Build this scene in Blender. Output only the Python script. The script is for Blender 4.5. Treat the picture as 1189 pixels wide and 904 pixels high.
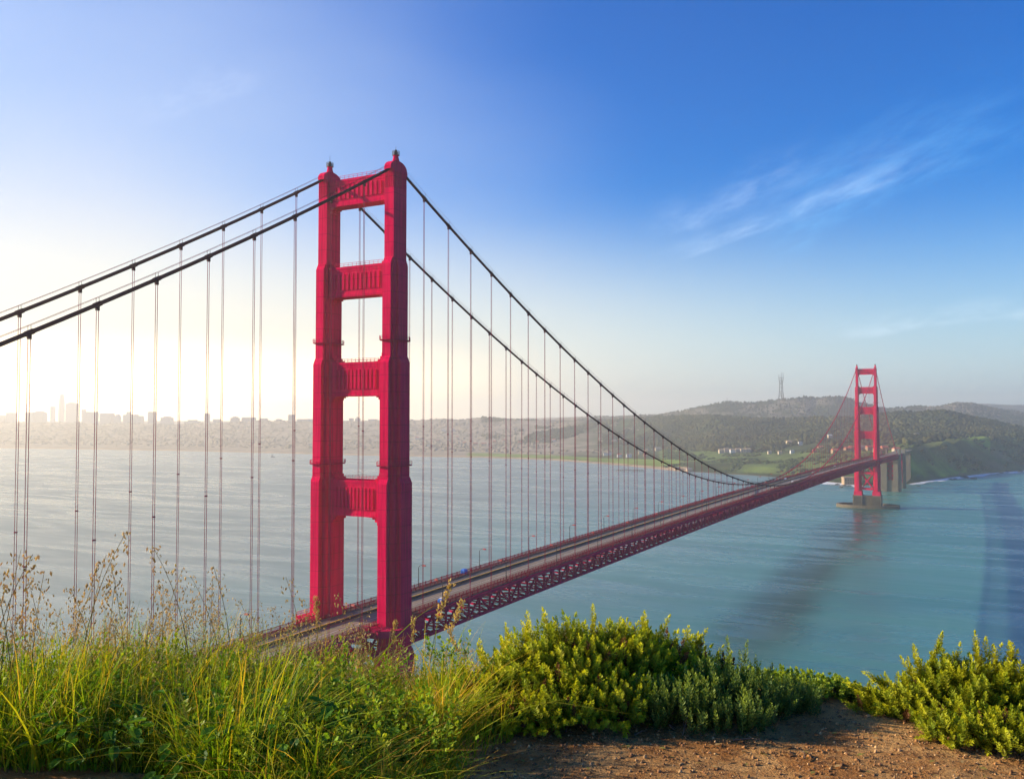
import bpy, math, random
import numpy as np

for _o in list(bpy.data.objects):
    bpy.data.objects.remove(_o)
SC = bpy.context.scene
COL = SC.collection
rng = np.random.default_rng(7)
random.seed(7)

# ------------------------------------------------------------------ camera, world, sun, exposure
CAM = np.array([183.46, -232.30, 139.87])
YAW, PITCH, FOC = -0.5000, 0.0330, 1032.45          # focal length in photograph pixels (1189 wide)
PW, PH = 1189.0, 904.0
FWD = np.array([math.sin(YAW), math.cos(YAW), 0.0])
RGT = np.array([math.cos(YAW), -math.sin(YAW), 0.0])
HORIZON = PH / 2 + FOC * math.tan(PITCH)

cd = bpy.data.cameras.new('camera')
cd.sensor_width = 36.0
cd.lens = FOC / PW * 36.0
cd.clip_start = 0.05
cd.clip_end = 60000
cam = bpy.data.objects.new('camera', cd)
COL.objects.link(cam)
cam.location = CAM
cam.rotation_euler = (math.pi / 2 + PITCH, 0, -YAW)
SC.camera = cam

SUN_AZ, SUN_EL = -1.84, math.radians(20.0)          # azimuth from +Y towards +X
sl = bpy.data.lights.new('sun', 'SUN')
sl.energy = 5.0
sl.angle = math.radians(0.7)
sl.color = (1.0, 0.81, 0.55)
sun = bpy.data.objects.new('sun', sl)
COL.objects.link(sun)
# lamp points along -Z; put its +Z axis towards the sun
sun.rotation_euler = (math.pi / 2 - SUN_EL, 0, math.pi - SUN_AZ)

SC.view_settings.view_transform = 'Standard'
SC.view_settings.look = 'None'
SC.view_settings.exposure = 0.9
SC.view_settings.gamma = 1.0
SC.view_settings.use_curve_mapping = False
SC.render.engine = 'CYCLES'
cy = SC.cycles
cy.use_denoising = True
try:
    cy.denoiser = 'OPENIMAGEDENOISE'
except Exception:
    pass
cy.max_bounces = 5
cy.diffuse_bounces = 2
cy.glossy_bounces = 2
cy.transmission_bounces = 2
cy.volume_bounces = 1
cy.transparent_max_bounces = 6
cy.use_fast_gi = False
cy.sample_clamp_indirect = 6
cy.use_adaptive_sampling = True
cy.adaptive_threshold = 0.02
cy.caustics_reflective = False
cy.caustics_refractive = False


class NT:
    """a thin wrapper to write node trees in few lines"""
    def __init__(self, tree):
        self.t = tree
        tree.nodes.clear()

    def n(self, typ, **kw):
        nd = self.t.nodes.new(typ)
        for k, v in kw.items():
            setattr(nd, k, v)
        return nd

    def link(self, a, b):
        self.t.links.new(a, b)

    def set(self, sock, v):
        if isinstance(v, bpy.types.NodeSocket):
            self.t.links.new(v, sock)
        else:
            sock.default_value = v

    def math(self, op, a, b=None, c=None, clamp=False):
        m = self.n('ShaderNodeMath', operation=op, use_clamp=clamp)
        self.set(m.inputs[0], a)
        if b is not None:
            self.set(m.inputs[1], b)
        if c is not None:
            self.set(m.inputs[2], c)
        return m.outputs[0]

    def vmath(self, op, a, b=None):
        m = self.n('ShaderNodeVectorMath', operation=op)
        self.set(m.inputs[0], a)
        if b is not None:
            self.set(m.inputs[1], b)
        return m

    def sstep(self, v, a, b, lo=0.0, hi=1.0):
        m = self.n('ShaderNodeMapRange', interpolation_type='SMOOTHSTEP')
        self.set(m.inputs['Value'], v)
        m.inputs['From Min'].default_value = a
        m.inputs['From Max'].default_value = b
        m.inputs['To Min'].default_value = lo
        m.inputs['To Max'].default_value = hi
        return m.outputs[0]

    def mix(self, f, a, b, blend='MIX'):
        m = self.n('ShaderNodeMix', data_type='RGBA', blend_type=blend)
        self.set(m.inputs[0], f)
        self.set(m.inputs[6], a if isinstance(a, bpy.types.NodeSocket) else (*a[:3], 1))
        self.set(m.inputs[7], b if isinstance(b, bpy.types.NodeSocket) else (*b[:3], 1))
        return m.outputs[2]

    def noise(self, vec, scale, detail=3.0, rough=0.5, dist=0.0):
        m = self.n('ShaderNodeTexNoise')
        if vec is not None:
            self.set(m.inputs['Vector'], vec)
        m.inputs['Scale'].default_value = scale
        m.inputs['Detail'].default_value = detail
        m.inputs['Roughness'].default_value = rough
        m.inputs['Distortion'].default_value = dist
        return m.outputs['Fac']

    def comb(self, x, y, z=0.0):
        m = self.n('ShaderNodeCombineXYZ')
        self.set(m.inputs[0], x)
        self.set(m.inputs[1], y)
        self.set(m.inputs[2], z)
        return m.outputs[0]

    def scalev(self, vec, s, rot=(0, 0, 0)):
        m = self.n('ShaderNodeMapping')
        self.set(m.inputs['Vector'], vec)
        m.inputs['Rotation'].default_value = rot
        m.inputs['Scale'].default_value = s
        return m.outputs[0]


def px_dir(px, py):
    """azimuth, elevation of a photograph pixel"""
    a = (px - PW / 2) / FOC
    b = (PH / 2 - py) / FOC
    cp, sp = math.cos(PITCH), math.sin(PITCH)
    d = FWD * (cp - b * sp) + RGT * a + np.array([0, 0, 1.0]) * (sp + b * cp)
    d = d / np.linalg.norm(d)
    return math.atan2(d[0], d[1]), math.asin(d[2]), d


world = bpy.data.worlds.new('World')
SC.world = world
world.use_nodes = True
w = NT(world.node_tree)
sky = w.n('ShaderNodeTexSky', sky_type='NISHITA', sun_disc=False)
sky.sun_elevation = SUN_EL
sky.sun_rotation = SUN_AZ % (2 * math.pi)
sky.altitude = 140
sky.air_density = 1.0
sky.dust_density = 0.6
sky.ozone_density = 2.5
tc = w.n('ShaderNodeTexCoord')
vdir = tc.outputs['Generated']
sep = w.n('ShaderNodeSeparateXYZ')
w.link(vdir, sep.inputs[0])
el = w.math('ARCSINE', sep.outputs[2])
az = w.math('ARCTAN2', sep.outputs[0], sep.outputs[1])
hsv = w.n('ShaderNodeHueSaturation')
hsv.inputs['Hue'].default_value = 0.5
hsv.inputs['Saturation'].default_value = 1.45
hsv.inputs['Value'].default_value = 1.0
w.link(sky.outputs[0], hsv.inputs['Color'])
base = w.mix(1.0, hsv.outputs[0], (0.0, 0.84, 1.34), 'MULTIPLY')
# veil of bright morning mist round the sunrise side
_, _, G = px_dir(60, 470)
dotg = w.vmath('DOT_PRODUCT', vdir, tuple(G)).outputs['Value']
ang = w.math('ARCCOSINE', dotg)
wob = w.noise(w.scalev(vdir, (1, 1, 3)), 1.6, 3, 0.5)
ang2 = w.math('ADD', ang, w.math('MULTIPLY', w.math('SUBTRACT', wob, 0.5), 0.28))
g1 = w.sstep(ang2, 0.72, 0.12)
g2 = w.sstep(ang, 0.34, 0.0)
SKYK = 10.0   # brightness unit of the sky texture before the 0.1 strength
c1 = w.mix(w.math('MULTIPLY', g1, 0.92), base, (0.36 * SKYK, 0.46 * SKYK, 0.64 * SKYK))
c2 = w.mix(w.math('MULTIPLY', g2, 0.8), c1, (0.60 * SKYK, 0.61 * SKYK, 0.64 * SKYK))
# pale band above the horizon
hb = w.math('MULTIPLY', w.sstep(el, 0.30, -0.01), w.sstep(el, 0.36, 0.02))
c3 = w.mix(w.math('MULTIPLY', hb, 0.95), c2, (0.50 * SKYK, 0.60 * SKYK, 0.62 * SKYK))
c3 = w.mix(w.math('MULTIPLY', w.sstep(ang, 1.0, 0.2), w.sstep(el, 0.26, 0.02)), c3, (0.76 * SKYK, 0.71 * SKYK, 0.58 * SKYK))
c4 = w.mix(w.math('MULTIPLY', w.math('POWER', w.sstep(ang, 0.68, 0.0), 1.6), w.sstep(el, 0.10, 0.0)), c3, (4.6 * SKYK, 3.3 * SKYK, 1.7 * SKYK))


# thin cirrus streaks
def streak(col, A, B, width, strength, seed, colr=(0.62, 0.78, 1.0), skew=0.0):
    a0, e0, _ = px_dir(*A)
    a1, e1, _ = px_dir(*B)
    L = math.hypot(a1 - a0, e1 - e0)
    ux, uy = (a1 - a0) / L, (e1 - e0) / L
    da = w.math('SUBTRACT', az, a0)
    de = w.math('SUBTRACT', el, e0)
    t = w.math('ADD', w.math('MULTIPLY', da, ux / L), w.math('MULTIPLY', de, uy / L))
    d = w.math('ADD', w.math('MULTIPLY', da, -uy), w.math('MULTIPLY', de, ux))
    nz = w.noise(w.comb(w.math('MULTIPLY', t, 4.0), w.math('MULTIPLY', d, 42.0), seed), 1.5, 8, 0.66, 0.15)
    nw = w.noise(w.comb(w.math('MULTIPLY', t, 2.0), seed, 0.0), 1.5, 3, 0.5)
    dd = w.math('ADD', d, w.math('MULTIPLY', w.math('SUBTRACT', nw, 0.5), width * 1.2))
    # soft above the line, sharp below it
    up = w.sstep(dd, width * 2.2, 0.0)
    dn = w.sstep(dd, -width * 0.45, 0.0)
    ends = w.math('MULTIPLY', w.sstep(t, 0.0, 0.28), w.sstep(t, 1.0, 0.62))
    m = w.math('MULTIPLY', w.math('MULTIPLY', up, dn), ends)
    m = w.math('MULTIPLY', m, w.sstep(nz, 0.30, 0.80))
    m = w.math('MULTIPLY', m, strength, clamp=True)
    return w.mix(m, col, tuple(c * SKYK for c in colr))


c5 = streak(c4, (740, 318), (1120, 172), 0.011, 0.38, 3.1)
c5 = streak(c5, (770, 305), (1150, 165), 0.030, 0.12, 6.3)
c5 = streak(c5, (740, 285), (985, 178), 0.022, 0.20, 7.7)
c5 = streak(c5, (860, 300), (1260, 120), 0.045, 0.30, 5.2, (0.2, 0.55, 0.95))
c5 = streak(c5, (930, 395), (1290, 352), 0.012, 0.5, 9.4, (0.62, 0.78, 0.9))
c5 = streak(c5, (140, 150), (330, 85), 0.02, 0.10, 1.4, (0.8, 0.85, 1.0))
bg = w.n('ShaderNodeBackground')
bg.inputs['Strength'].default_value = 0.08
w.link(c5, bg.inputs['Color'])
wo = w.n('ShaderNodeOutputWorld')
w.link(bg.outputs[0], wo.inputs['Surface'])

# ------------------------------------------------------------------ helpers


def fbm(x, y, octaves=4, seed=0, gain=0.5):
    """value noise, about -1..1"""
    x = np.asarray(x, float)
    y = np.asarray(y, float)
    tot = np.zeros(np.broadcast(x, y).shape)
    amp, norm = 1.0, 0.0
    for o in range(octaves):
        xi = np.floor(x).astype(np.int64)
        yi = np.floor(y).astype(np.int64)
        fx, fy = x - xi, y - yi
        fx = fx * fx * (3 - 2 * fx)
        fy = fy * fy * (3 - 2 * fy)

        def h(a, b):
            n = (a * 374761393 + b * 668265263 + (seed + o) * 1442695041) & 0x7fffffff
            n = ((n ^ (n >> 13)) * 1274126177) & 0x7fffffff
            n = n ^ (n >> 16)
            return (n & 0xffff) / 32767.5 - 1.0
        v = (h(xi, yi) * (1 - fx) + h(xi + 1, yi) * fx) * (1 - fy) + (h(xi, yi + 1) * (1 - fx) + h(xi + 1, yi + 1) * fx) * fy
        tot += v * amp
        norm += amp
        amp *= gain
        x = x * 2.03 + 17.1
        y = y * 2.03 + 5.7
    return tot / norm


def mesh_object(name, verts, faces, mat=None, parent=None, col=None, smooth=False, loc=None):
    """faces: list of index lists, or an (n,k) array"""
    me = bpy.data.meshes.new(name)
    verts = np.asarray(verts, np.float32).reshape(-1, 3)
    if isinstance(faces, np.ndarray):
        k = faces.shape[1]
        me.vertices.add(len(verts))
        me.vertices.foreach_set('co', verts.ravel())
        me.loops.add(faces.size)
        me.loops.foreach_set('vertex_index', faces.astype(np.int32).ravel())
        me.polygons.add(len(faces))
        me.polygons.foreach_set('loop_start', np.arange(0, faces.size, k, dtype=np.int32))
        me.update(calc_edges=True)
    else:
        me.from_pydata([tuple(v) for v in verts], [], faces)
    if col is not None:
        ca = me.color_attributes.new('Col', 'FLOAT_COLOR', 'POINT')
        c4_ = np.ones((len(verts), 4), np.float32)
        c4_[:, :3] = col
        ca.data.foreach_set('color', c4_.ravel())
    if smooth:
        me.polygons.foreach_set('use_smooth', np.ones(len(me.polygons), bool))
    if mat is not None:
        for m in (mat if isinstance(mat, (list, tuple)) else [mat]):
            me.materials.append(m)
    o = bpy.data.objects.new(name, me)
    COL.objects.link(o)
    if parent is not None:
        o.parent = parent
    if loc is not None:
        o.location = loc
    return o


def tag(o, label=None, cat=None, group=None, kind=None):
    if label:
        o['label'] = label
    if cat:
        o['category'] = cat
    if group:
        o['group'] = group
    if kind:
        o['kind'] = kind
    return o


def empty(name, loc=(0, 0, 0), rz=0.0, parent=None):
    o = bpy.data.objects.new(name, None)
    COL.objects.link(o)
    o.location = loc
    o.rotation_euler = (0, 0, rz)
    o.empty_display_size = 1
    if parent is not None:
        o.parent = parent
    return o


def copy_tree(o, parent=None):
    c = o.copy()
    COL.objects.link(c)
    c.parent = parent
    for ch in list(o.children):
        copy_tree(ch, c)
    return c


class MB:
    """mesh builder"""
    def __init__(self):
        self.v, self.f = [], []

    def add(self, vs, fs):
        b = len(self.v)
        self.v.extend([tuple(p) for p in vs])
        self.f.extend([[i + b for i in f] for f in fs])
        return self

    def box(self, x0, x1, y0, y1, z0, z1):
        return self.add([(x0, y0, z0), (x1, y0, z0), (x1, y1, z0), (x0, y1, z0), (x0, y0, z1), (x1, y0, z1), (x1, y1, z1), (x0, y1, z1)],
                        [[0, 3, 2, 1], [4, 5, 6, 7], [0, 1, 5, 4], [1, 2, 6, 5], [2, 3, 7, 6], [3, 0, 4, 7]])

    def frust(self, x0, x1, y0, y1, z0, X0, X1, Y0, Y1, z1):
        return self.add([(x0, y0, z0), (x1, y0, z0), (x1, y1, z0), (x0, y1, z0), (X0, Y0, z1), (X1, Y0, z1), (X1, Y1, z1), (X0, Y1, z1)],
                        [[0, 3, 2, 1], [4, 5, 6, 7], [0, 1, 5, 4], [1, 2, 6, 5], [2, 3, 7, 6], [3, 0, 4, 7]])

    def beam(self, p, q, w_, h_, up=(0, 0, 1)):
        p, q = np.array(p, float), np.array(q, float)
        d = q - p
        d /= np.linalg.norm(d)
        u = np.array(up, float)
        if abs(d @ u) > 0.98:
            u = np.array([0, 1.0, 0]) if abs(d[1]) < 0.9 else np.array([1.0, 0, 0])
        s = np.cross(d, u)
        s /= np.linalg.norm(s)
        u = np.cross(s, d)
        vs = []
        for c in (p, q):
            for a, b in ((-1, -1), (1, -1), (1, 1), (-1, 1)):
                vs.append(c + s * a * w_ / 2 + u * b * h_ / 2)
        return self.add(vs, [[0, 1, 2, 3], [7, 6, 5, 4], [0, 4, 5, 1], [1, 5, 6, 2], [2, 6, 7, 3], [3, 7, 4, 0]])

    def tube(self, pts, r, n=8, cap=True):
        pts = [np.array(p, float) for p in pts]
        rs = r if isinstance(r, (list, tuple)) else [r] * len(pts)
        b = len(self.v)
        for i, p in enumerate(pts):
            d = pts[min(i + 1, len(pts) - 1)] - pts[max(i - 1, 0)]
            d /= np.linalg.norm(d)
            u = np.array([0, 0, 1.0]) if abs(d[2]) < 0.9 else np.array([1.0, 0, 0])
            s = np.cross(d, u)
            s /= np.linalg.norm(s)
            u = np.cross(s, d)
            for k in range(n):
                a = 2 * math.pi * k / n
                self.v.append(tuple(p + (s * math.cos(a) + u * math.sin(a)) * rs[i]))
        for i in range(len(pts) - 1):
            for k in range(n):
                k2 = (k + 1) % n
                self.f.append([b + i * n + k, b + i * n + k2, b + (i + 1) * n + k2, b + (i + 1) * n + k])
        if cap:
            self.f.append([b + k for k in range(n)][::-1])
            self.f.append([b + (len(pts) - 1) * n + k for k in range(n)])
        return self

    def lathe(self, cx, cy_, prof, n=12, sx=1.0, sy=1.0):
        b = len(self.v)
        for r, z in prof:
            for k in range(n):
                a = 2 * math.pi * k / n
                self.v.append((cx + r * sx * math.cos(a), cy_ + r * sy * math.sin(a), z))
        for i in range(len(prof) - 1):
            for k in range(n):
                k2 = (k + 1) % n
                self.f.append([b + i * n + k, b + i * n + k2, b + (i + 1) * n + k2, b + (i + 1) * n + k])
        self.f.append([b + k for k in range(n)][::-1])
        self.f.append([b + (len(prof) - 1) * n + k for k in range(n)])
        return self

    def extrude_y(self, prof, ys, zf):
        """closed profile [(x, dz)] swept along y on the curve z = zf(y)"""
        b = len(self.v)
        n = len(prof)
        for y in ys:
            z = zf(y)
            for x, dz in prof:
                self.v.append((x, y, z + dz))
        for i in range(len(ys) - 1):
            for k in range(n):
                k2 = (k + 1) % n
                self.f.append([b + i * n + k, b + i * n + k2, b + (i + 1) * n + k2, b + (i + 1) * n + k])
        self.f.append([b + k for k in range(n)])
        self.f.append([b + (len(ys) - 1) * n + k for k in range(n)][::-1])
        return self

    def prism_y(self, prof, y0, y1):
        n = len(prof)
        vs = [(x, y0, z) for x, z in prof] + [(x, y1, z) for x, z in prof]
        fs = [list(range(n)), list(range(2 * n - 1, n - 1, -1))]
        for k in range(n):
            k2 = (k + 1) % n
            fs.append([k2, k, n + k, n + k2])
        return self.add(vs, fs)

    def build(self, name, mat, parent=None, smooth=False, loc=None):
        return mesh_object(name, self.v, self.f, mat, parent, smooth=smooth, loc=loc)


def mat_new(name):
    m = bpy.data.materials.new(name)
    m.use_nodes = True
    return m, NT(m.node_tree)


def principled(t, color, rough=0.6, spec=0.3, normal=None, metal=0.0):
    p = t.n('ShaderNodeBsdfPrincipled')
    t.set(p.inputs['Base Color'], color if isinstance(color, bpy.types.NodeSocket) else (*color, 1))
    t.set(p.inputs['Roughness'], rough)
    p.inputs['Specular IOR Level'].default_value = spec
    p.inputs['Metallic'].default_value = metal
    if normal is not None:
        t.link(normal, p.inputs['Normal'])
    return p


def finish(t, shader):
    o = t.n('ShaderNodeOutputMaterial')
    t.link(shader, o.inputs['Surface'])


def bump(t, h, strength=0.3, dist=0.1):
    b = t.n('ShaderNodeBump')
    b.inputs['Strength'].default_value = strength
    b.inputs['Distance'].default_value = dist
    t.link(h, b.inputs['Height'])
    return b.outputs[0]


def simple(name, color, rough=0.7, var=0.15, scale=0.5, spec=0.3, dark=0.6, bumps=0.0):
    """painted / mineral surface with large and small scale variation"""
    m, t = mat_new(name)
    pos = t.n('ShaderNodeNewGeometry').outputs['Position']
    n1 = t.noise(pos, scale, 4, 0.6)
    n2 = t.noise(pos, scale * 9, 3, 0.6)
    f = t.math('ADD', t.math('MULTIPLY', n1, 0.65), t.math('MULTIPLY', n2, 0.35))
    c = t.mix(t.sstep(f, 0.3, 0.7), tuple(x * (1 - var * dark) for x in color), tuple(min(1, x * (1 + var)) for x in color))
    nm = bump(t, n2, bumps, 0.05) if bumps else None
    finish(t, principled(t, c, rough, spec, nm).outputs[0])
    return m


def paint(name, color, seam=True, dirt=0.5):
    """orange-red bridge paint: plate seams, rivet-like speckle and rain streaks"""
    m, t = mat_new(name)
    pos = t.n('ShaderNodeNewGeometry').outputs['Position']
    st = t.noise(t.scalev(pos, (1.2, 1.2, 0.05)), 1.0, 4, 0.6)
    big = t.noise(pos, 0.09, 3, 0.6)
    fine = t.noise(pos, 2.5, 3, 0.6)
    c = t.mix(t.sstep(st, 0.35, 0.75), color, tuple(x * (1 - 0.42 * dirt) for x in color))
    c = t.mix(t.math('MULTIPLY', t.sstep(big, 0.4, 0.7), 0.35), c, (color[0] * 1.15, color[1] * 1.6 + 0.01, color[2] * 1.2))
    c = t.mix(t.math('MULTIPLY', t.sstep(fine, 0.62, 0.8), 0.35), c, tuple(x * 0.55 for x in color))
    if seam:
        sp = t.n('ShaderNodeSeparateXYZ')
        t.link(pos, sp.inputs[0])
        fr = t.math('FRACT', t.math('DIVIDE', sp.outputs[2], 5.3))
        ln = t.math('LESS_THAN', fr, 0.035)
        c = t.mix(t.math('MULTIPLY', ln, 0.6), c, tuple(x * 0.5 for x in color))
    finish(t, principled(t, c, 0.75, 0.0, bump(t, fine, 0.15, 0.05)).outputs[0])
    return m


def vcol_mat(name, rough=0.8, spec=0.2, nscale=0.02, amt=0.25, nscale2=None, bumpd=0.0):
    m, t = mat_new(name)
    a = t.n('ShaderNodeVertexColor', layer_name='Col').outputs['Color']
    pos = t.n('ShaderNodeNewGeometry').outputs['Position']
    n1 = t.noise(pos, nscale, 5, 0.65)
    c = t.mix(1.0, a, t.mix(t.sstep(n1, 0.3, 0.7), (1 - amt,) * 3, (1 + amt,) * 3), 'MULTIPLY')
    nm = None
    if bumpd:
        n2 = t.noise(pos, nscale2 or nscale * 6, 4, 0.6)
        nm = bump(t, n2, 1.0, bumpd)
    finish(t, principled(t, c, rough, spec, nm).outputs[0])
    return m


def leaf_mat(name, trans=0.35, rough=0.5, tint=(1.3, 1.25, 0.5)):
    m, t = mat_new(name)
    a = t.n('ShaderNodeVertexColor', layer_name='Col').outputs['Color']
    p = principled(t, a, rough, 0.12)
    tr = t.n('ShaderNodeBsdfTranslucent')
    t.link(t.mix(1.0, a, tint, 'MULTIPLY'), tr.inputs['Color'])
    mx = t.n('ShaderNodeMixShader')
    mx.inputs[0].default_value = trans
    t.link(p.outputs[0], mx.inputs[1])
    t.link(tr.outputs[0], mx.inputs[2])
    finish(t, mx.outputs[0])
    return m


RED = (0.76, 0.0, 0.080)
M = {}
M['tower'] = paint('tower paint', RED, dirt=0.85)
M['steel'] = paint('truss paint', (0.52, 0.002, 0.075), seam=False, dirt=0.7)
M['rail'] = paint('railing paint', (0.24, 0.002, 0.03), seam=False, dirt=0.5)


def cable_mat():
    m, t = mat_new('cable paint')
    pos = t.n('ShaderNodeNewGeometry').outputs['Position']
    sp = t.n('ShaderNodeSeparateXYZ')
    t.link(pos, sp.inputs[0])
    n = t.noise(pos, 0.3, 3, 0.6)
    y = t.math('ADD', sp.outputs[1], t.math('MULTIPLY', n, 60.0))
    # light painted into the colour: near half backlit almost black, far half sunlit red
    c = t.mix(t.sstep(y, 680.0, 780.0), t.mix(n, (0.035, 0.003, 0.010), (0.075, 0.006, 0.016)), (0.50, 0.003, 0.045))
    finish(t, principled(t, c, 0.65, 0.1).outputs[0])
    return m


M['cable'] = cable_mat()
M['rope'] = simple('rope paint', (0.26, 0.012, 0.045), 0.7, 0.2, 0.3, 0.1)
M['dark'] = simple('dark metal', (0.03, 0.02, 0.025), 0.5, 0.2)
M['concrete'] = simple('pale concrete', (0.18, 0.153, 0.112), 0.9, 0.25, 0.06, 0.15, bumps=0.2)
M['pierc'] = simple('stained concrete', (0.15, 0.122, 0.085), 0.9, 0.35, 0.05, 0.15, bumps=0.2)
M['white'] = simple('white paint', (0.62, 0.60, 0.57), 0.7, 0.08, 0.2)
M['cream'] = simple('cream stucco', (0.50, 0.41, 0.30), 0.8, 0.1, 0.1)
M['tan'] = simple('tan stone', (0.34, 0.24, 0.15), 0.85, 0.15, 0.1)
M['brick'] = simple('brick wall', (0.42, 0.16, 0.08), 0.85, 0.2, 0.2)
M['redroof'] = simple('red roof', (0.42, 0.10, 0.06), 0.8, 0.2, 0.2)
M['greyroof'] = simple('grey roof', (0.22, 0.20, 0.19), 0.8, 0.2, 0.2)
M['grey'] = simple('grey tower block', (0.46, 0.43, 0.38), 0.7, 0.1, 0.1)
M['blue'] = simple('blue tarpaulin', (0.01, 0.13, 0.55), 0.5, 0.2, 0.6)
M['yellow'] = simple('yellow marking paint', (0.70, 0.40, 0.03), 0.7, 0.2, 0.3)
M['lampred'] = simple('lamp housing', (0.40, 0.05, 0.04), 0.5, 0.1)
M['rock'] = simple('wet rock', (0.07, 0.06, 0.055), 0.7, 0.4, 0.3)
M['glass'] = simple('dark glass', (0.03, 0.035, 0.05), 0.15, 0.1, 0.3, 0.6)
M['rubber'] = simple('tyre rubber', (0.02, 0.02, 0.02), 0.8, 0.1)
M['timber'] = simple('weathered timber', (0.20, 0.13, 0.08), 0.9, 0.3, 0.4)
for nm_, c_ in (('car white', (.7, .7, .7)), ('car silver', (.4, .42, .45)), ('car black', (.02, .02, .025)), ('car red', (.4, .02, .02)), ('car blue', (.03, .08, .3))):
    M[nm_] = simple(nm_, c_, 0.3, 0.05, 0.5, 0.6)


def road_mat():
    m, t = mat_new('asphalt')
    pos = t.n('ShaderNodeNewGeometry').outputs['Position']
    st = t.noise(t.scalev(pos, (1.1, 0.012, 1)), 1.0, 4, 0.6)
    n2 = t.noise(pos, 3.0, 3, 0.6)
    c = t.mix(t.sstep(st, 0.35, 0.65), (0.17, 0.13, 0.095), (0.27, 0.205, 0.145))
    c = t.mix(t.math('MULTIPLY', n2, 0.3), c, (0.12, 0.10, 0.08))
    finish(t, principled(t, c, 0.75, 0.3).outputs[0])
    return m


M['road'] = road_mat()


def water_mat():
    m, t = mat_new('sea water')
    pos = t.n('ShaderNodeNewGeometry').outputs['Position']
    sp = t.n('ShaderNodeSeparateXYZ')
    t.link(pos, sp.inputs[0])
    # drifting current bands
    cur = t.noise(t.scalev(pos, (0.0010, 0.0045, 1), (0, 0, 0.35)), 1.0, 5, 0.55, 0.8)
    cur2 = t.noise(t.scalev(pos, (0.004, 0.022, 1), (0, 0, 0.55)), 1.0, 4, 0.6, 1.2)
    wv = t.noise(t.scalev(pos, (0.05, 0.12, 1), (0, 0, 0.4)), 1.0, 5, 0.65, 0.4)
    wv2 = t.noise(t.scalev(pos, (0.25, 0.5, 1), (0, 0, 0.2)), 1.0, 3, 0.6)
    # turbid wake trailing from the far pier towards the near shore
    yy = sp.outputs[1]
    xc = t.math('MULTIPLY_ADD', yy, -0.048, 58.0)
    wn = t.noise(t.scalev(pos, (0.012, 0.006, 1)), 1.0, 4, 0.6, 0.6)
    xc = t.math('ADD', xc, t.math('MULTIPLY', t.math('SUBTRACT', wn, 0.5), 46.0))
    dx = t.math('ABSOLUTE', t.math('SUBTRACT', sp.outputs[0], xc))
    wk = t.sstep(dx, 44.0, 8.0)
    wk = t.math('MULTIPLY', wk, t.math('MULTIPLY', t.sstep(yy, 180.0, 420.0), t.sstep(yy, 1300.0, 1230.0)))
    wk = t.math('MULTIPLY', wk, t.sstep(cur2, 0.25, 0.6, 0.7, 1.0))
    c = t.mix(t.sstep(cur, 0.35, 0.65), (0.030, 0.150, 0.140), (0.060, 0.205, 0.175))
    c = t.mix(t.math('MULTIPLY', t.sstep(cur2, 0.4, 0.75), 0.4), c, (0.09, 0.27, 0.25))
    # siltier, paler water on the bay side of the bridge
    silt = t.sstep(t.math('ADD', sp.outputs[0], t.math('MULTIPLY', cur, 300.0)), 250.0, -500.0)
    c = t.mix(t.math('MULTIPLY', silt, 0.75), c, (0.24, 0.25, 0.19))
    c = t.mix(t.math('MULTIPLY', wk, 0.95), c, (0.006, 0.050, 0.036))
    h = t.math('ADD', t.math('MULTIPLY', wv, 1.0), t.math('MULTIPLY', wv2, 0.22))
    amp = t.sstep(t.math('ADD', t.math('MULTIPLY', cur, 0.6), t.math('MULTIPLY', cur2, 0.4)), 0.38, 0.62, 0.35, 1.0)
    h = t.math('MULTIPLY', h, amp)
    nm = bump(t, h, 0.18, 1.2)
    rg = t.math('ADD', t.sstep(cur2, 0.35, 0.7, 0.24, 0.42), t.math('MULTIPLY', wk, -0.04))
    p = principled(t, c, rg, 0.5, nm)
    p.inputs['IOR'].default_value = 1.333
    finish(t, p.outputs[0])
    return m


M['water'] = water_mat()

# ------------------------------------------------------------------ setting: water, land


def sr(s, r, z=0.0):
    """point s metres ahead of the viewpoint and r metres to its right"""
    p = CAM + FWD * s + RGT * r
    return np.array([p[0], p[1], z])


def at(px, py, s):
    """world point seen at a photograph pixel, s metres ahead"""
    a = (px - PW / 2) / FOC
    b = (PH / 2 - py) / FOC
    cp, sp = math.cos(PITCH), math.sin(PITCH)
    d = FWD * (cp - b * sp) + RGT * a + np.array([0, 0, 1.0]) * (sp + b * cp)
    return CAM + d * (s / (d @ FWD))


R_ = 8800
wb = MB()
# a sheet with a finer middle so that it stays precise near the camera
xs = [-R_, -6000, -2000, -500, 0, 500, 2000, 6000, R_]
vs, fs = [], []
for j, y in enumerate(xs):
    for i, x in enumerate(xs):
        vs.append((x, y + 600, 0.0))
for j in range(8):
    for i in range(8):
        a = j * 9 + i
        fs.append([a, a + 1, a + 10, a + 9])
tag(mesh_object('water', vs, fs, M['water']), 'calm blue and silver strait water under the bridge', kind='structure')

# far shore: control table by photograph column
PX = np.array([-420, -250, 0, 200, 400, 500, 560, 640, 720, 780, 830, 880, 940, 1000, 1050, 1100, 1150, 1189, 1300, 1450, 1650], float)
SHY = np.array([514, 517, 520, 523, 528, 530, 531, 534, 540, 546, 549, 552, 557, 563.5, 562, 554.5, 549, 546, 539, 532, 526], float)
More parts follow.
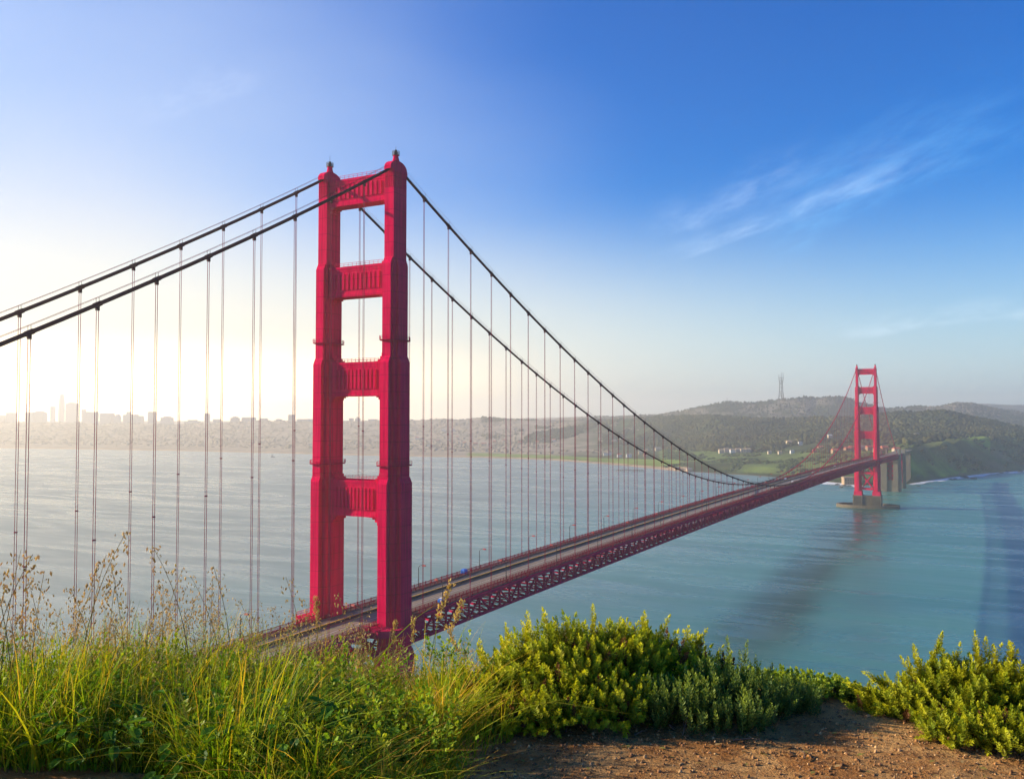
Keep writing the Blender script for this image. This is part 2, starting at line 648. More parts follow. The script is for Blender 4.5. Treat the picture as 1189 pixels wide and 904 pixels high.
# terrace, shoulder, crest, far crest, farthest crest: depth and photograph row
D4 = np.array([5200, 5200, 5200, 5000, 4700, 4600, 4500, 4300, 3900, 3300, 2850, 2750, 2500, 2250, 2150, 2350, 2620, 2800, 3000, 3200, 3400], float)
Y4 = np.array([508, 508, 509, 510, 513, 513, 514, 514, 516, 521, 523, 524, 523, 525, 521, 514, 509, 507, 508, 510, 512], float)
D5 = np.array([5700, 5700, 5700, 5600, 5400, 5200, 5000, 4700, 4400, 3700, 3350, 3250, 3050, 2850, 2750, 2800, 2950, 3050, 3200, 3400, 3600], float)
Y5 = np.array([500, 500, 500, 500, 501, 501, 501, 502, 503, 507, 508, 508, 506, 508, 503, 500, 500, 503, 505, 507, 509], float)
D6 = np.array([6600, 6600, 6500, 6400, 6000, 5800, 5700, 5400, 4900, 4300, 3950, 3850, 3750, 3550, 3350, 3250, 3250, 3350, 3500, 3700, 3900], float)
Y6 = np.array([492, 491, 489, 491, 488, 488, 486, 489, 487, 483.5, 482, 486, 487, 484, 482, 483, 491, 500, 503, 505, 507], float)
PX8 = np.array([-420, 0, 400, 600, 640, 680, 720, 760, 790, 810, 830, 845, 860, 880, 900, 920, 935, 948, 962, 975, 990, 1010, 1030, 1050, 1068, 1085, 1110, 1128, 1140, 1160, 1189, 1300, 1450, 1650], float)
Y8 = np.array([494, 494, 492, 489, 486, 484, 483, 481.5, 478, 473, 469, 466.5, 467.5, 467, 464.5, 462.5, 460.5, 462.5, 460, 460.5, 464, 469, 473.5, 472.5, 471, 471.5, 467, 467.5, 470.5, 474, 478, 484, 490, 494], float)
PX10 = np.array([-420, 0, 560, 640, 670, 700, 760, 1020, 1060, 1110, 1140, 1165, 1189, 1300, 1650], float)
Y10 = np.array([489, 489, 488, 484.5, 483.5, 485, 484, 474, 472.5, 471, 468.5, 469.5, 470, 476, 486], float)
D10 = 9800.0


def d8_of(px):
    return np.interp(px, [600, 800], [7200.0, 5700.0])


shore_d = 139.9 * FOC / (SHY - HORIZON)


def zrow(y, d):
    return CAM[2] + (HORIZON - y) / FOC * d


def land(px, s):
    """ground height at (photograph column, depth ahead), arrays"""
    px = np.asarray(px, float)
    s = np.asarray(s, float)
    sh = np.interp(px, PX, shore_d)
    d4, d5, d6 = np.interp(px, PX, D4), np.interp(px, PX, D5), np.interp(px, PX, D6)
    z4 = zrow(np.interp(px, PX, Y4), d4)
    z5 = zrow(np.interp(px, PX, Y5), d5)
    z6 = zrow(np.interp(px, PX, Y6), d6)
    D8 = d8_of(px)
    z8 = zrow(np.interp(px, PX8, Y8), D8)
    z10 = zrow(np.interp(px, PX10, Y10), D10)
    z3 = np.interp(px, [700, 790, 860, 980, 1050, 1100, 1189], [4, 12, 22, 14, 8, 10, 12])
    d3 = sh + np.interp(px, [700, 790, 1000, 1050], [420, 110, 60, 70])
    d3 = np.minimum(d3, (sh + d4) / 2)
    nodes = [(sh - 250, np.full_like(px, -22.0)), (sh, np.full_like(px, 0.0)), (sh + 30, np.full_like(px, 2.2)), (d3, z3), (d4, z4), (d5, z5), (d6, z6),
             (d6 + 450, z6 * 0.45 - 5), (D8 - 900, z8 * 0.35 + 10), (D8, z8), (D8 + 900, z8 * 0.4),
             (np.full_like(px, D10), z10), (np.full_like(px, D10 + 1500), np.zeros_like(px) - 20)]
    z = np.full(s.shape, -22.0)
    for (a, za), (b, zb) in zip(nodes[:-1], nodes[1:]):
        tt = np.clip((s - a) / np.maximum(b - a, 1.0), 0, 1)
        # peaks stay crisp, valleys soft
        e = tt * tt * (3 - 2 * tt) * 0.55 + tt * 0.45
        z = np.where(s >= a, za + (zb - za) * e, z)
    P = CAM[:2, None] + FWD[:2, None] * s.ravel() + RGT[:2, None] * ((px - PW / 2) / FOC * s).ravel()
    X, Y = P[0].reshape(s.shape), P[1].reshape(s.shape)
    n = fbm(X / 420, Y / 420, 5, 3)
    rid = 1 - 2 * np.abs(fbm(X / 260 + 9, Y / 260, 4, 11))
    k = np.clip((s - sh - 60) / 500, 0, 1)
    relief = np.clip(z / 90, 0.05, 1.6)
    soft = np.where(s > D8 - 900, 0.45, 1.0)
    z = z + k * relief * (n * 9 + (rid - 0.4) * 6) * soft
    # gullied seaward bluff on the right
    bl = np.clip((px - 1040) / 40, 0, 1) * np.clip((s - sh) / 60, 0, 1) * np.clip((d5 - s) / 400, 0, 1)
    z = z + bl * (1 - 2 * np.abs(fbm(X / 90, Y / 90, 4, 23)) - 0.5) * 15
    return z, X, Y


pxg = np.concatenate([np.arange(-420, 560, 6.0), np.arange(560, 1240, 2.0), np.arange(1240, 1651, 8.0)])
tg = np.concatenate([np.linspace(-250, 0, 6)[:-1], np.linspace(0, 400, 26)[:-1], np.linspace(400, 2600, 110)[:-1]])
PXm, Tm = np.meshgrid(pxg, tg)
SH_ = np.interp(PXm, PX, shore_d)
Sm = SH_ + Tm
rest = np.linspace(0, 1, 90)[:, None] ** 1.1
S2 = (SH_[0] + 2600)[None, :] + (D10 + 1500 - (SH_[0] + 2600))[None, :] * rest
Sm = np.vstack([Sm, S2])
PXm = np.vstack([PXm, np.repeat(pxg[None, :], 90, 0)])
Zm, Xm, Ym = land(PXm, Sm)
nr, nc = Zm.shape
V = np.stack([Xm, Ym, Zm], -1).reshape(-1, 3)
ii = np.arange(nr * nc).reshape(nr, nc)
F = np.stack([ii[:-1, :-1], ii[:-1, 1:], ii[1:, 1:], ii[1:, :-1]], -1).reshape(-1, 4)
# land cover
SHm = np.interp(PXm, PX, shore_d)
off = Sm - SHm
forest = np.array([0.034, 0.044, 0.014])
lawn = np.array([0.17, 0.24, 0.03])
scrub = np.array([0.105, 0.125, 0.035])
sand = np.array([0.42, 0.30, 0.18])
city = np.array([0.30, 0.245, 0.18])
bare = np.array([0.22, 0.15, 0.085])
n_a = fbm(Xm / 160, Ym / 160, 4, 31)
n_b = fbm(Xm / 50, Ym / 50, 4, 37)
C = np.zeros(Zm.shape + (3,)) + forest * 1.3
isc = np.clip((700 - PXm + n_a * 60) / 60, 0, 1)[..., None]
C = C * (1 - isc) + city * isc
d4m = np.interp(PXm, PX, D4)
d5m = np.interp(PXm, PX, D5)
d6m = np.interp(PXm, PX, D6)


def blend(mask, colr):
    global C
    mm = np.clip(mask, 0, 1)[..., None]
    C = C * (1 - mm) + np.array(colr) * mm


blend(((PXm > 1040) & (Sm < d5m)) * 0.9, scrub)
blend(np.clip((n_b - 0.05) * 4, 0, 1) * ((PXm > 1040) & (Sm < d4m - 100)) * 0.5, bare)
blend(np.clip((n_a + 0.35) * 3, 0, 1) * (PXm > 765) * (PXm < 1040) * (Sm < d4m + 60) * (off > 40) * 0.95, (0.11, 0.15, 0.035))
blend(np.clip((n_a + 0.1) * 4, 0, 1) * (PXm > 1030) * (PXm < 1150) * (np.abs(Sm - d4m + 40) < 170), lawn * 1.2)
blend((PXm > 540) * (PXm < 790) * (off > 70) * (off < 330) * 1.0, lawn)
blend(np.clip((n_b - 0.25) * 4, 0, 1) * (PXm > 720) * (Sm > d4m) * (Sm < d6m) * 0.5, scrub)
blend((PXm > 760) * (off < 14) * (off > -30) * 1.0, bare)
blend((PXm < 800) * (off < 75) * 1.0, sand)
blend((Sm > d8_of(PXm) - 900) * (n_a > 0.0) * 0.6, city)
M['land'] = vcol_mat('land cover', 0.95, 0.05, 0.012, 0.35, 0.09, 3.0)
tag(mesh_object('hills', V, F, M['land'], col=C.reshape(-1, 3), smooth=True), 'wooded and built-up hills across the strait', kind='structure')

# near headland under the viewpoint


def ground_edge(r):
    return np.interp(r, [-3.5, -0.6, 0.3, 2.0, 4.0], [5.0, 5.0, 5.35, 5.2, 4.9])


GZ = CAM[2] - 1.6


def near_ground(s, r):
    """height of the headland ground"""
    s = np.asarray(s, float)
    r = np.asarray(r, float)
    ds = np.maximum(s - ground_edge(r), 0)
    dl = np.maximum(-r - 16, 0)
    dr = np.maximum(r - 26, 0)
    d = np.sqrt(ds ** 2 + dl ** 2 + dr ** 2)
    drop = 0.80 * d + 0.25 * (np.sqrt(d * d + 0.09) - 0.3) * 0
    drop = drop - 0.35 * (1 - np.exp(-d / 0.5))          # rounded lip
    z = GZ - np.maximum(drop, 0)
    z = z + np.where(d > 3, fbm(s / 14, r / 14, 5, 5) * np.clip((d - 3) / 20, 0, 1) * 5, 0)
    z = z + 0.030 * fbm(s * 1.1, r * 1.1, 3, 8) + 0.012 * fbm(s * 5, r * 5, 3, 9)
    z = z - np.clip(-s - 5, 0, 400) * 0.03
    back = 66 * np.clip((-(CAM[1] + s * FWD[1] + r * RGT[1]) - 215) / 120, 0, 1)
    return np.maximum(z, np.where(back > 0, back - 6, -9.0))


def axis(lo, hi, d0, grow, c=0.0):
    a, x, d = [c], c, d0
    while x < hi:
        d = d0 if abs(x) < 7 else d * grow
        x += d
        a.append(x)
    x, d = c, d0
    while x > lo:
        d = d0 if abs(x) < 7 else d * grow
        x -= d
        a.insert(0, x)
    return np.array(a)


ss = axis(-400, 340, 0.09, 1.09)
rr = axis(-420, 420, 0.09, 1.09)
Sg, Rg = np.meshgrid(ss, rr, indexing='ij')
Zg = near_ground(Sg, Rg)
Xg = CAM[0] + FWD[0] * Sg + RGT[0] * Rg
Yg = CAM[1] + FWD[1] * Sg + RGT[1] * Rg
nr, nc = Zg.shape
ii = np.arange(nr * nc).reshape(nr, nc)
F = np.stack([ii[:-1, :-1], ii[:-1, 1:], ii[1:, 1:], ii[1:, :-1]], -1).reshape(-1, 4)


def dirt_mat():
    m, t = mat_new('gritty soil')
    pos = t.n('ShaderNodeNewGeometry').outputs['Position']
    sp = t.n('ShaderNodeSeparateXYZ')
    t.link(pos, sp.inputs[0])
    n1 = t.noise(pos, 2.3, 6, 0.65, 0.4)
    n2 = t.noise(pos, 16, 6, 0.72, 0.3)
    n3 = t.noise(pos, 60, 4, 0.7)
    c = t.mix(t.sstep(n1, 0.38, 0.60), (0.42, 0.185, 0.055), (0.70, 0.40, 0.15))
    c = t.mix(t.sstep(n2, 0.52, 0.66), c, (0.17, 0.080, 0.036))
    c = t.mix(t.math('MULTIPLY', t.sstep(n3, 0.56, 0.7), 0.8), c, (0.60, 0.38, 0.19))
    hill = t.noise(pos, 0.12, 5, 0.65)
    c = t.mix(t.sstep(sp.outputs[2], GZ - 1.2, GZ - 3.5), c, t.mix(t.sstep(hill, 0.4, 0.6), (0.06, 0.08, 0.02), (0.11, 0.11, 0.04)))
    h = t.math('ADD', t.math('MULTIPLY', n2, 1.0), t.math('MULTIPLY', n3, 0.45))
    finish(t, principled(t, c, 0.95, 0.1, bump(t, h, 1.0, 0.08)).outputs[0])
    return m


M['dirt'] = dirt_mat()
tag(mesh_object('headland_ground', np.stack([Xg, Yg, Zg], -1).reshape(-1, 3), F, M['dirt'], smooth=True), 'brown gritty soil of the headland viewpoint', kind='structure')
# ------------------------------------------------------------------ the suspension bridge
# x: towards the ocean side (west), y: towards the far shore, north tower at y = 0, south tower at y = SPAN
SPAN, SIDE, HX, PANEL = 1280.2, 342.9, 13.7, 7.62
ZT, ZLOW = 221.8, 79.6


def zdeck(y):
    y = np.asarray(y, float)
    m = 74.6 + 3.3 * (1 - ((y - SPAN / 2) / (SPAN / 2)) ** 2)
    s = 74.6 - 0.0103 * np.maximum(-y, y - SPAN)
    return np.where((y >= 0) & (y <= SPAN), m, s)


def zcable(y):
    if 0 <= y <= SPAN:
        return ZLOW + (ZT - ZLOW) * ((y - SPAN / 2) / (SPAN / 2)) ** 2
    t = (-y if y < 0 else y - SPAN) / SIDE
    return ZT + (70.5 - ZT) * t - 4 * 11.4 * t * (1 - t)


bridge = tag(empty('suspension_bridge', (0, 0, 0)), 'long crimson suspension bridge crossing the strait on two towers', 'bridge')


def tower_leg(name, parent, loc):
    """one stepped, fluted shaft; its panels grow shorter and narrower upwards"""
    mb = MB()
    z0 = 19.5
    # core: (half x, half y, top)
    for hx, hy, top in ((1.80, 3.50, 219.2), (2.15, 3.75, 190.2), (2.60, 4.25, 158.4), (2.95, 4.75, 120.0), (3.3, 5.3, 66.0)):
        mb.box(-hx, hx, -hy, hy, z0 - 0.01 * hx, top)
    # north and south pilasters with sloped heads
    for hw, L, top in ((1.62, 4.70, 191.0), (1.66, 5.75, 159.4), (1.70, 6.50, 120.9), (2.1, 7.6, 66.5)):
        for s in (-1, 1):
            a, b = sorted((0.0, s * L))
            mb.box(-hw, hw, a, b, z0, top - 1.6)
            i0, i1 = sorted((0.0, s * (L - 0.95)))
            mb.frust(-hw, hw, a, b, top - 1.6, -hw, hw, i0, i1, top + 0.4)
    # outer and inner pilasters
    for X, hb, top in ((2.95, 2.35, 191.0), (4.05, 2.5, 159.4), (4.75, 3.0, 120.9), (5.4, 3.9, 66.5)):
        for s in (-1, 1):
            XX = X if s * loc[0] > 0 else X - 0.55
            a, b = sorted((0.0, s * XX))
            mb.box(a, b, -hb, hb, z0 + 0.02, top - 1.55)
            i0, i1 = sorted((0.0, s * (XX - 0.8)))
            mb.frust(a, b, -hb, hb, top - 1.55, i0, i1, -hb, hb, top + 0.35)
    # intermediate fluting between pilaster and core
    for hx, hy, top in ((2.4, 4.0, 189.2), (3.3, 5.0, 157.5), (3.7, 5.6, 119.0)):
        mb.box(-hx * 0.86, hx * 0.86, -hy * 0.80, hy * 0.80, z0 + 0.05, top)
    # crown: stepped cap with little vertical ribs
    for s in (-1, 1):
        for k in range(5):
            x = -1.5 + 0.75 * k
            mb.box(x - 0.14, x + 0.14, s * 3.5 - 0.12, s * 3.5 + 0.12, 214.0, 218.9)
        for k in range(8):
            y = -3.1 + 0.886 * k
            mb.box(s * 1.8 - 0.12, s * 1.8 + 0.12, y - 0.15, y + 0.15, 214.0, 218.9)
    mb.box(-2.0, 2.0, -3.7, 3.7, 218.9, 219.7)
    # base plinth
    mb.frust(-6.2, 6.2, -8.4, 8.4, z0 - 0.5, -5.6, 5.6, -7.8, 7.8, z0 + 6)
    return mb.build(name, M['tower'], parent, loc=loc)


def bracket(mb, xc, zc, sx, sz, r, y0, y1, steps=5):
    """stepped quarter-round knee in the corner (xc, zc)"""
    prof = [(xc, zc)]
    pts = []
    for k in range(steps + 1):
        a = (math.pi / 2) * k / steps
        pts.append((xc + sx * r * (1 - math.sin(a)), zc + sz * r * (1 - math.cos(a))))
    pr = [(xc, zc), (xc + sx * r, zc)]
    for k in range(steps):
        (xa, za), (xb, zb) = pts[k], pts[k + 1]
        pr.append((xa, zb) if k else (xa, zb))
        pr.append((xb, zb))
    prof = pr
    mb.prism_y(prof, y0, y1)


def strut(parent, zb, ztop, hy, xin, arch=0.0, knee=2.6, kup=2.0):
    """fluted cross strut between the shafts with knee brackets"""
    mb = MB()
    x = xin
    mb.box(-x, x, -hy, hy, zb + 0.9, ztop - 0.8)
    mb.box(-x, x, -hy - 0.28, hy + 0.28, ztop - 0.8, ztop)
    mb.box(-x, x, -hy - 0.28, hy + 0.28, zb, zb + 0.9)
    mb.box(-x, x, -hy - 0.12, hy + 0.12, zb + 0.9, zb + 1.6)
    mb.box(-x, x, -hy - 0.12, hy + 0.12, ztop - 1.6, ztop - 0.8)
    n = 11
    w_ = (2 * x - 3.4) / n
    for s in (-1, 1):
        for k in range(n):
            xc = -x + 1.7 + (k + 0.5) * w_
            top = ztop - 2.4 + arch * (1 - ((k - 5) / 5.0) ** 2) * 0.6
            yy = sorted((s * (hy - 0.05), s * (hy + 0.34)))
            mb.box(xc - w_ * 0.27, xc + w_ * 0.27, yy[0], yy[1], zb + 2.3, top)
    for s in (-1, 1):
        bracket(mb, s * (x - 0.03), zb + 0.02, -s, -1, knee, -hy + 0.3, hy - 0.3)
        if kup:
            bracket(mb, s * (x - 0.03), ztop - 0.02, -s, 1, kup, -hy + 0.5, hy - 0.5, 4)
    for s in (-1, 1):
        for h_ in (.6, 1.2):
            mb.beam((-x + 1, s * hy, ztop + h_), (x - 1, s * hy, ztop + h_), .09, .09)
        for k in range(13):
            xx = (-x + 1) + 2 * (x - 1) * k / 12
            mb.beam((xx, s * hy, ztop), (xx, s * hy, ztop + 1.2), .08, .08)
    return mb.build('strut', M['tower'], parent)


def make_tower(name, y):
    t = empty(name, (0, y, 0), parent=bridge)
    for s in (-1, 1):
        leg = tower_leg('leg', t, (s * HX, 0, 0))
    for zb, ztop, hy, xin, ar, kn, ku in ((210.3, 219.2, 2.3, 12.0, 1, 2.8, 0), (179.9, 189.9, 2.6, 11.5, 0, 3.0, 2.6), (147.3, 158.3, 2.9, 10.4, 0, 3.0, 2.8), (108.4, 120.0, 3.2, 9.8, 0, 3.8, 2.6)):
        strut(t, zb, ztop, hy, xin, ar, kn, ku)
    # lower bracing
    mb = MB()
    for yy in (-4.2, 4.2):
        for a, b in ((29.0, 54.0), (54.0, 66.5)):
            k = 9.0
            z2 = b if b < 60 else 79.0
            if b < 60:
                mb.beam((-k, yy, a), (k, yy, b), 1.4, 2.2, (0, 1, 0))
                mb.beam((-k, yy + 0.02, b), (k, yy + 0.02, a), 1.36, 2.16, (0, 1, 0))
            else:
                mb.beam((-k, yy, a), (-k + 9.0, yy, 66.0), 1.4, 2.2, (0, 1, 0))
                mb.beam((k, yy + 0.02, a), (k - 9.0, yy + 0.02, 66.0), 1.36, 2.16, (0, 1, 0))
        for zc in (29.0, 54.0):
            mb.box(-9.5, 9.5, yy - 0.75, yy + 0.75, zc - 1.5, zc + 1.5)
        mb.box(-2.2, 2.2, yy - 0.8, yy + 0.8, 39.3, 43.7)
    for zc in (29.0, 54.0):
        mb.box(-9.4, 9.4, -3.4, 3.4, zc - 1.2, zc + 1.2)
    mb.build('cross_bracing', M['tower'], t)
    # saddle housings and beacons
    for s in (-1, 1):
        h = MB()
        x = s * HX
        n = 9
        prof = []
        for k in range(n + 1):
            a = math.pi * k / n
            prof.append((4.6 * math.cos(a), 219.7 + 3.3 * math.sin(a) ** 0.8))
        vs = [(x - 1.3, p[0], p[1]) for p in prof] + [(x + 1.3, p[0], p[1]) for p in prof]
        m_ = len(prof)
        fs = [list(range(m_)), list(range(2 * m_ - 1, m_ - 1, -1))] + [[k, m_ + k, m_ + k + 1, k + 1] for k in range(m_ - 1)] + [[m_ - 1, 2 * m_ - 1, m_, 0]]
        h.add(vs, fs)
        h.lathe(x, 0, [(1.35, 222.4), (1.05, 223.6), (0.8, 224.8), (0.95, 224.9), (0.95, 225.2)], 12)
        h.build('saddle_housing', M['tower'], t)
        b = MB()
        b.lathe(x, 0, [(0.55, 225.2), (0.62, 226.0), (0.5, 226.5), (0.18, 226.9)], 10)
        for k in range(8):
            a = 2 * math.pi * k / 8
            cx_, cy_ = x + 1.15 * math.cos(a), 1.15 * math.sin(a)
            b.beam((cx_, cy_, 225.0), (cx_, cy_, 226.4), 0.1, 0.1)
            a2 = 2 * math.pi * (k + 1) / 8
            for zz in (225.6, 226.4):
                b.beam((cx_, cy_, zz), (x + 1.15 * math.cos(a2), 1.15 * math.sin(a2), zz), 0.08, 0.08)
        b.lathe(x, 0, [(1.2, 224.95), (1.2, 225.12)], 12)
        b.beam((x, 0, 226.8), (x, 0, 227.9 if s > 0 else 228.8), 0.08, 0.08)
        b.build('aviation_beacon', M['dark'], t)
        # inspection walkways round the shaft
        for zc, X, hb, L, hw in ((165.0, 2.95, 2.35, 4.70, 1.62), (125.0, 4.05, 2.5, 5.75, 1.66)):
            c = MB()
            g = .75
            ring = [(X + g, -hb - .3), (X + g, hb + .3), (hw + .5, L + g), (-hw - .5, L + g), (-X - g, hb + .3), (-X - g, -hb - .3), (-hw - .5, -L - g), (hw + .5, -L - g)]
            for k in range(8):
                (xa, ya), (xb, yb) = ring[k], ring[(k + 1) % 8]
                c.beam((x + xa * .93, ya * .93, zc), (x + xb * .93, yb * .93, zc), .7, .22)
                for zz in (zc + .65, zc + 1.25):
                    c.beam((x + xa, ya, zz), (x + xb, yb, zz), .09, .09)
                for q in range(3):
                    f = q / 3
                    c.beam((x + xa + (xb - xa) * f, ya + (yb - ya) * f, zc), (x + xa + (xb - xa) * f, ya + (yb - ya) * f, zc + 1.25), .08, .08)
            c.build('walkway', M['steel'], t)
        # deck level platform that carries the pavement round the shaft
        c = MB()
        zz = 74.6
        o = 7.2
        pr = [(x - s * 3.0, -11.5), (x + s * 2.5, -11.5), (x + s * o, -7.0), (x + s * o, 7.0), (x + s * 2.5, 11.5), (x - s * 3.0, 11.5)]
        m_ = len(pr)
        vs = [(a, b_, zz - 1.9) for a, b_ in pr] + [(a, b_, zz + 0.32) for a, b_ in pr]
        fs = [list(range(m_)), list(range(m_, 2 * m_))] + [[k, (k + 1) % m_, m_ + (k + 1) % m_, m_ + k] for k in range(m_)]
        c.add(vs, fs)
        for (xa, ya), (xb, yb) in zip(pr[:-1], pr[1:]):
            for h_ in (0.85, 1.55):
                c.beam((xa, ya, zz + h_), (xb, yb, zz + h_), .12, .12)
            L = math.hypot(xb - xa, yb - ya)
            n = max(2, int(L / 0.7))
            for k in range(n + 1):
                f = k / n
                c.beam((xa + (xb - xa) * f, ya + (yb - ya) * f, zz + .3), (xa + (xb - xa) * f, ya + (yb - ya) * f, zz + 1.55), .07, .07)
        c.build('lookout_platform', M['steel'], t)
    # concrete pier
    p = MB()
    for s in (-1, 1):
        p.box(s * HX - 7.2, s * HX + 7.2, -10.0, 10.0, -8, 19.1)
        for k in range(5):
            x = s * HX - 6.0 + 3.0 * k
            p.box(x - .7, x + .7, -10.45, 10.45, -8, 17.2)
    p.box(-7.6, 7.6, -8.6, 8.6, -8, 18.3)
    for k in range(4):
        x = -4.8 + 3.2 * k
        p.box(x - .6, x + .6, -9.0, 9.0, -8, 16.6)
    p.build('pier', M['pierc'], t)
    return t


t1 = make_tower('tower', 0.0)
t2 = copy_tree(t1, bridge)
t2.location = (0, SPAN, 0)
t2['label'] = 'far tower standing in the strait on an oval concrete fender'
t1['label'] = 'near tower with its deck at the foot of the headland'
fd = MB()
prof = []
n = 48
fd_v, fd_f = [], []
for zr, ox, oy in ((-6, 47, 27), (4.6, 47, 27), (4.6, 43, 23.5), (-2, 43, 23.5)):
    for k in range(n):
        a = 2 * math.pi * k / n
        ca, sa = math.cos(a), math.sin(a)
        fd_v.append((ox * math.copysign(abs(ca) ** 0.8, ca), oy * math.copysign(abs(sa) ** 0.8, sa), zr))
for i in range(3):
    for k in range(n):
        k2 = (k + 1) % n
        fd_f.append([i * n + k, i * n + k2, (i + 1) * n + k2, (i + 1) * n + k])
fd_f.append([3 * n + k for k in range(n)][::-1])
mesh_object('fender', fd_v, fd_f, M['pierc'], t2)

YS = np.arange(-SIDE, SPAN + SIDE + 0.1, PANEL)


def sweep(name, profs, mat, parent=bridge, ys=YS, zf=zdeck):
    mb = MB()
    for p in profs:
        mb.extrude_y(p, ys, zf)
    return mb.build(name, mat, parent)


def rect(x0, x1, z0, z1):
    return [(x0, z0), (x1, z0), (x1, z1), (x0, z1)]


sweep('roadway', [rect(-9.45, 9.45, -0.45, 0.0)], M['road'])
sweep('lane_marking', [rect(x - .07, x + .07, 0.002, 0.010) for x in (-6.3, 6.3, 3.1)], M['white'])
sweep('median_barrier', [[(-3.35, 0.0), (-2.95, 0.0), (-3.05, .82), (-3.25, .82)]], M['dark'])
sweep('barrier_stripe', [rect(-3.34, -2.96, .83, .95), rect(-2.55, -2.35, .004, .014), rect(-4.0, -3.8, .004, .014)], M['yellow'])
for s in (-1, 1):
    a, b = sorted((s * 9.45, s * 13.0))
    sweep('pavement', [rect(a, b, -.35, .26)], M['concrete'])
    # kerb railing between road and pavement
    mb = MB()
    x = s * 9.75
    for z0, z1 in ((.40, .55), (.72, .84), (1.02, 1.14), (1.34, 1.50)):
        mb.extrude_y(rect(x - .06, x + .06, z0 + .0, z1), YS, zdeck)
    for y in np.arange(-SIDE, SPAN + SIDE, PANEL / 3):
        z = float(zdeck(y))
        mb.box(x - .09, x + .09, y - .09, y + .09, z + .2, z + 1.5)
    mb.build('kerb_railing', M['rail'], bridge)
    # outer picket railing
    mb = MB()
    x = s * 12.95
    for z0, z1 in ((.35, .48), (1.40, 1.56)):
        mb.extrude_y(rect(x - .07, x + .07, z0, z1), YS, zdeck)
    for k, y in enumerate(np.arange(-SIDE, SPAN + SIDE, PANEL / 2)):
        z = float(zdeck(y))
        mb.box(x - .12, x + .12, y - .12, y + .12, z + .2, z + 1.75)
    for y in np.arange(-150, 520, 0.36):
        z = float(zdeck(y))
        mb.box(x - .03, x + .03, y - .055, y + .055, z + .45, z + 1.42)
    for y in np.arange(520, SPAN + SIDE, 1.0):
        z = float(zdeck(y))
        mb.box(x - .03, x + .03, y - .16, y + .16, z + .45, z + 1.42)
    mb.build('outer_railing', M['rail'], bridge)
    # stiffening truss
    mb = MB()
    x = s * HX
    mb.extrude_y(rect(x - .55, x + .55, -1.15, -.12), YS, zdeck)
    mb.extrude_y(rect(x - .70, x + .70, -.11, .02), YS, zdeck)
    mb.extrude_y(rect(x - .5, x + .5, -8.1, -7.2), YS, zdeck)
    for k, y in enumerate(YS):
        z = float(zdeck(y))
        mb.box(x - .32, x + .32, y - .3, y + .3, z - 7.25, z - 1.1)
        mb.box(x - .60, x + .60, y - .95, y + .95, z - 2.1, z - .9)
        mb.box(x - .56, x + .56, y - .8, y + .8, z - 8.0, z - 6.7)
        if k < len(YS) - 1:
            y2 = YS[k + 1]
            z2 = float(zdeck(y2))
            if k % 2 == 0:
                mb.beam((x, y, z - 1.2), (x, y2, z2 - 7.4), .50, .62, (1, 0, 0))
            else:
                mb.beam((x, y, z - 7.4), (x, y2, z2 - 1.2), .50, .62, (1, 0, 0))
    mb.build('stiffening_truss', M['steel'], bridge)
# floor beams and lower laterals
mb = MB()
for k, y in enumerate(YS):
    z = float(zdeck(y))
    mb.box(-13.1, 13.1, y - .22, y + .22, z - 1.7, z - .9)
    mb.box(-13.1, 13.1, y - .2, y + .2, z - 3.1, z - 2.7)
    for x in np.arange(-11, 11.1, 4.4):
        mb.beam((x, y, z - 2.8), (x + 2.2 if x < 10 else x - 2.2, y, z - 1.5), .2, .2)
    mb.box(-13.1, 13.1, y - .25, y + .25, z - 7.9, z - 7.3)
    if k < len(YS) - 1:
        z2 = float(zdeck(YS[k + 1]))
        a = (-13.2 if k % 2 else 0)
        mb.beam((-13.2, y, z - 7.62), (0, YS[k + 1], z2 - 7.62), .35, .35)
        mb.beam((13.2, y, z - 7.60), (0, YS[k + 1], z2 - 7.60), .35, .35)
        mb.beam((0, y, z - 7.66), (13.2, YS[k + 1], z2 - 7.66), .33, .33)
        mb.beam((0, y, z - 7.68), (-13.2, YS[k + 1], z2 - 7.68), .33, .33)
for x in (-7.5, -2.5, 2.5, 7.5):
    mb.extrude_y(rect(x - .15, x + .15, -.95, -.46), YS, zdeck)
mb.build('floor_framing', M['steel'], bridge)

# main cables with bands and hand ropes
sus_n = [15.24 * k + 1.0 for k in range(1, 84)]
BAND = [y for y in sus_n if y < SPAN - 12]
for s in (-1, 1):
    x = s * HX
    pts = [(x, y, zcable(y)) for y in np.concatenate([np.linspace(-SIDE, 0, 60), np.linspace(0, SPAN, 130)[1:], np.linspace(SPAN, SPAN + SIDE, 60)[1:]])]
    bd, hr = MB().tube(pts, 0.46, 10), MB()
    ys = [-y for y in sus_n if y < SIDE - 15] + BAND + [SPAN + y for y in sus_n if y < SIDE - 15]
    ends = []
    for y in ys:
        sl_ = (zcable(y + .1) - zcable(y - .1)) / .2
        c_ = 1 / math.hypot(1, sl_)
        bd.tube([(x, y - .95 * c_, zcable(y) - .95 * c_ * sl_), (x, y + .95 * c_, zcable(y) + .95 * c_ * sl_)], .57, 10)
        bd.box(x - .30, x + .30, y - .36, y + .36, zcable(y) - 1.3, zcable(y) - .3)
        for o in (-.5, .5):
            bd.beam((x + o, y, zcable(y) + .3), (x + o, y, zcable(y) + 1.55), .07, .07)
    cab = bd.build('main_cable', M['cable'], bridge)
    for o in (-.5, .5):
        hr.tube([(x + o, y, zcable(y) + 1.5) for y in sorted(ys + [0, SPAN])], .045, 4)
    hr.build('hand_rope', M['rope'], cab)

# suspenders: pairs of ropes hanging from the bands
far = MB()


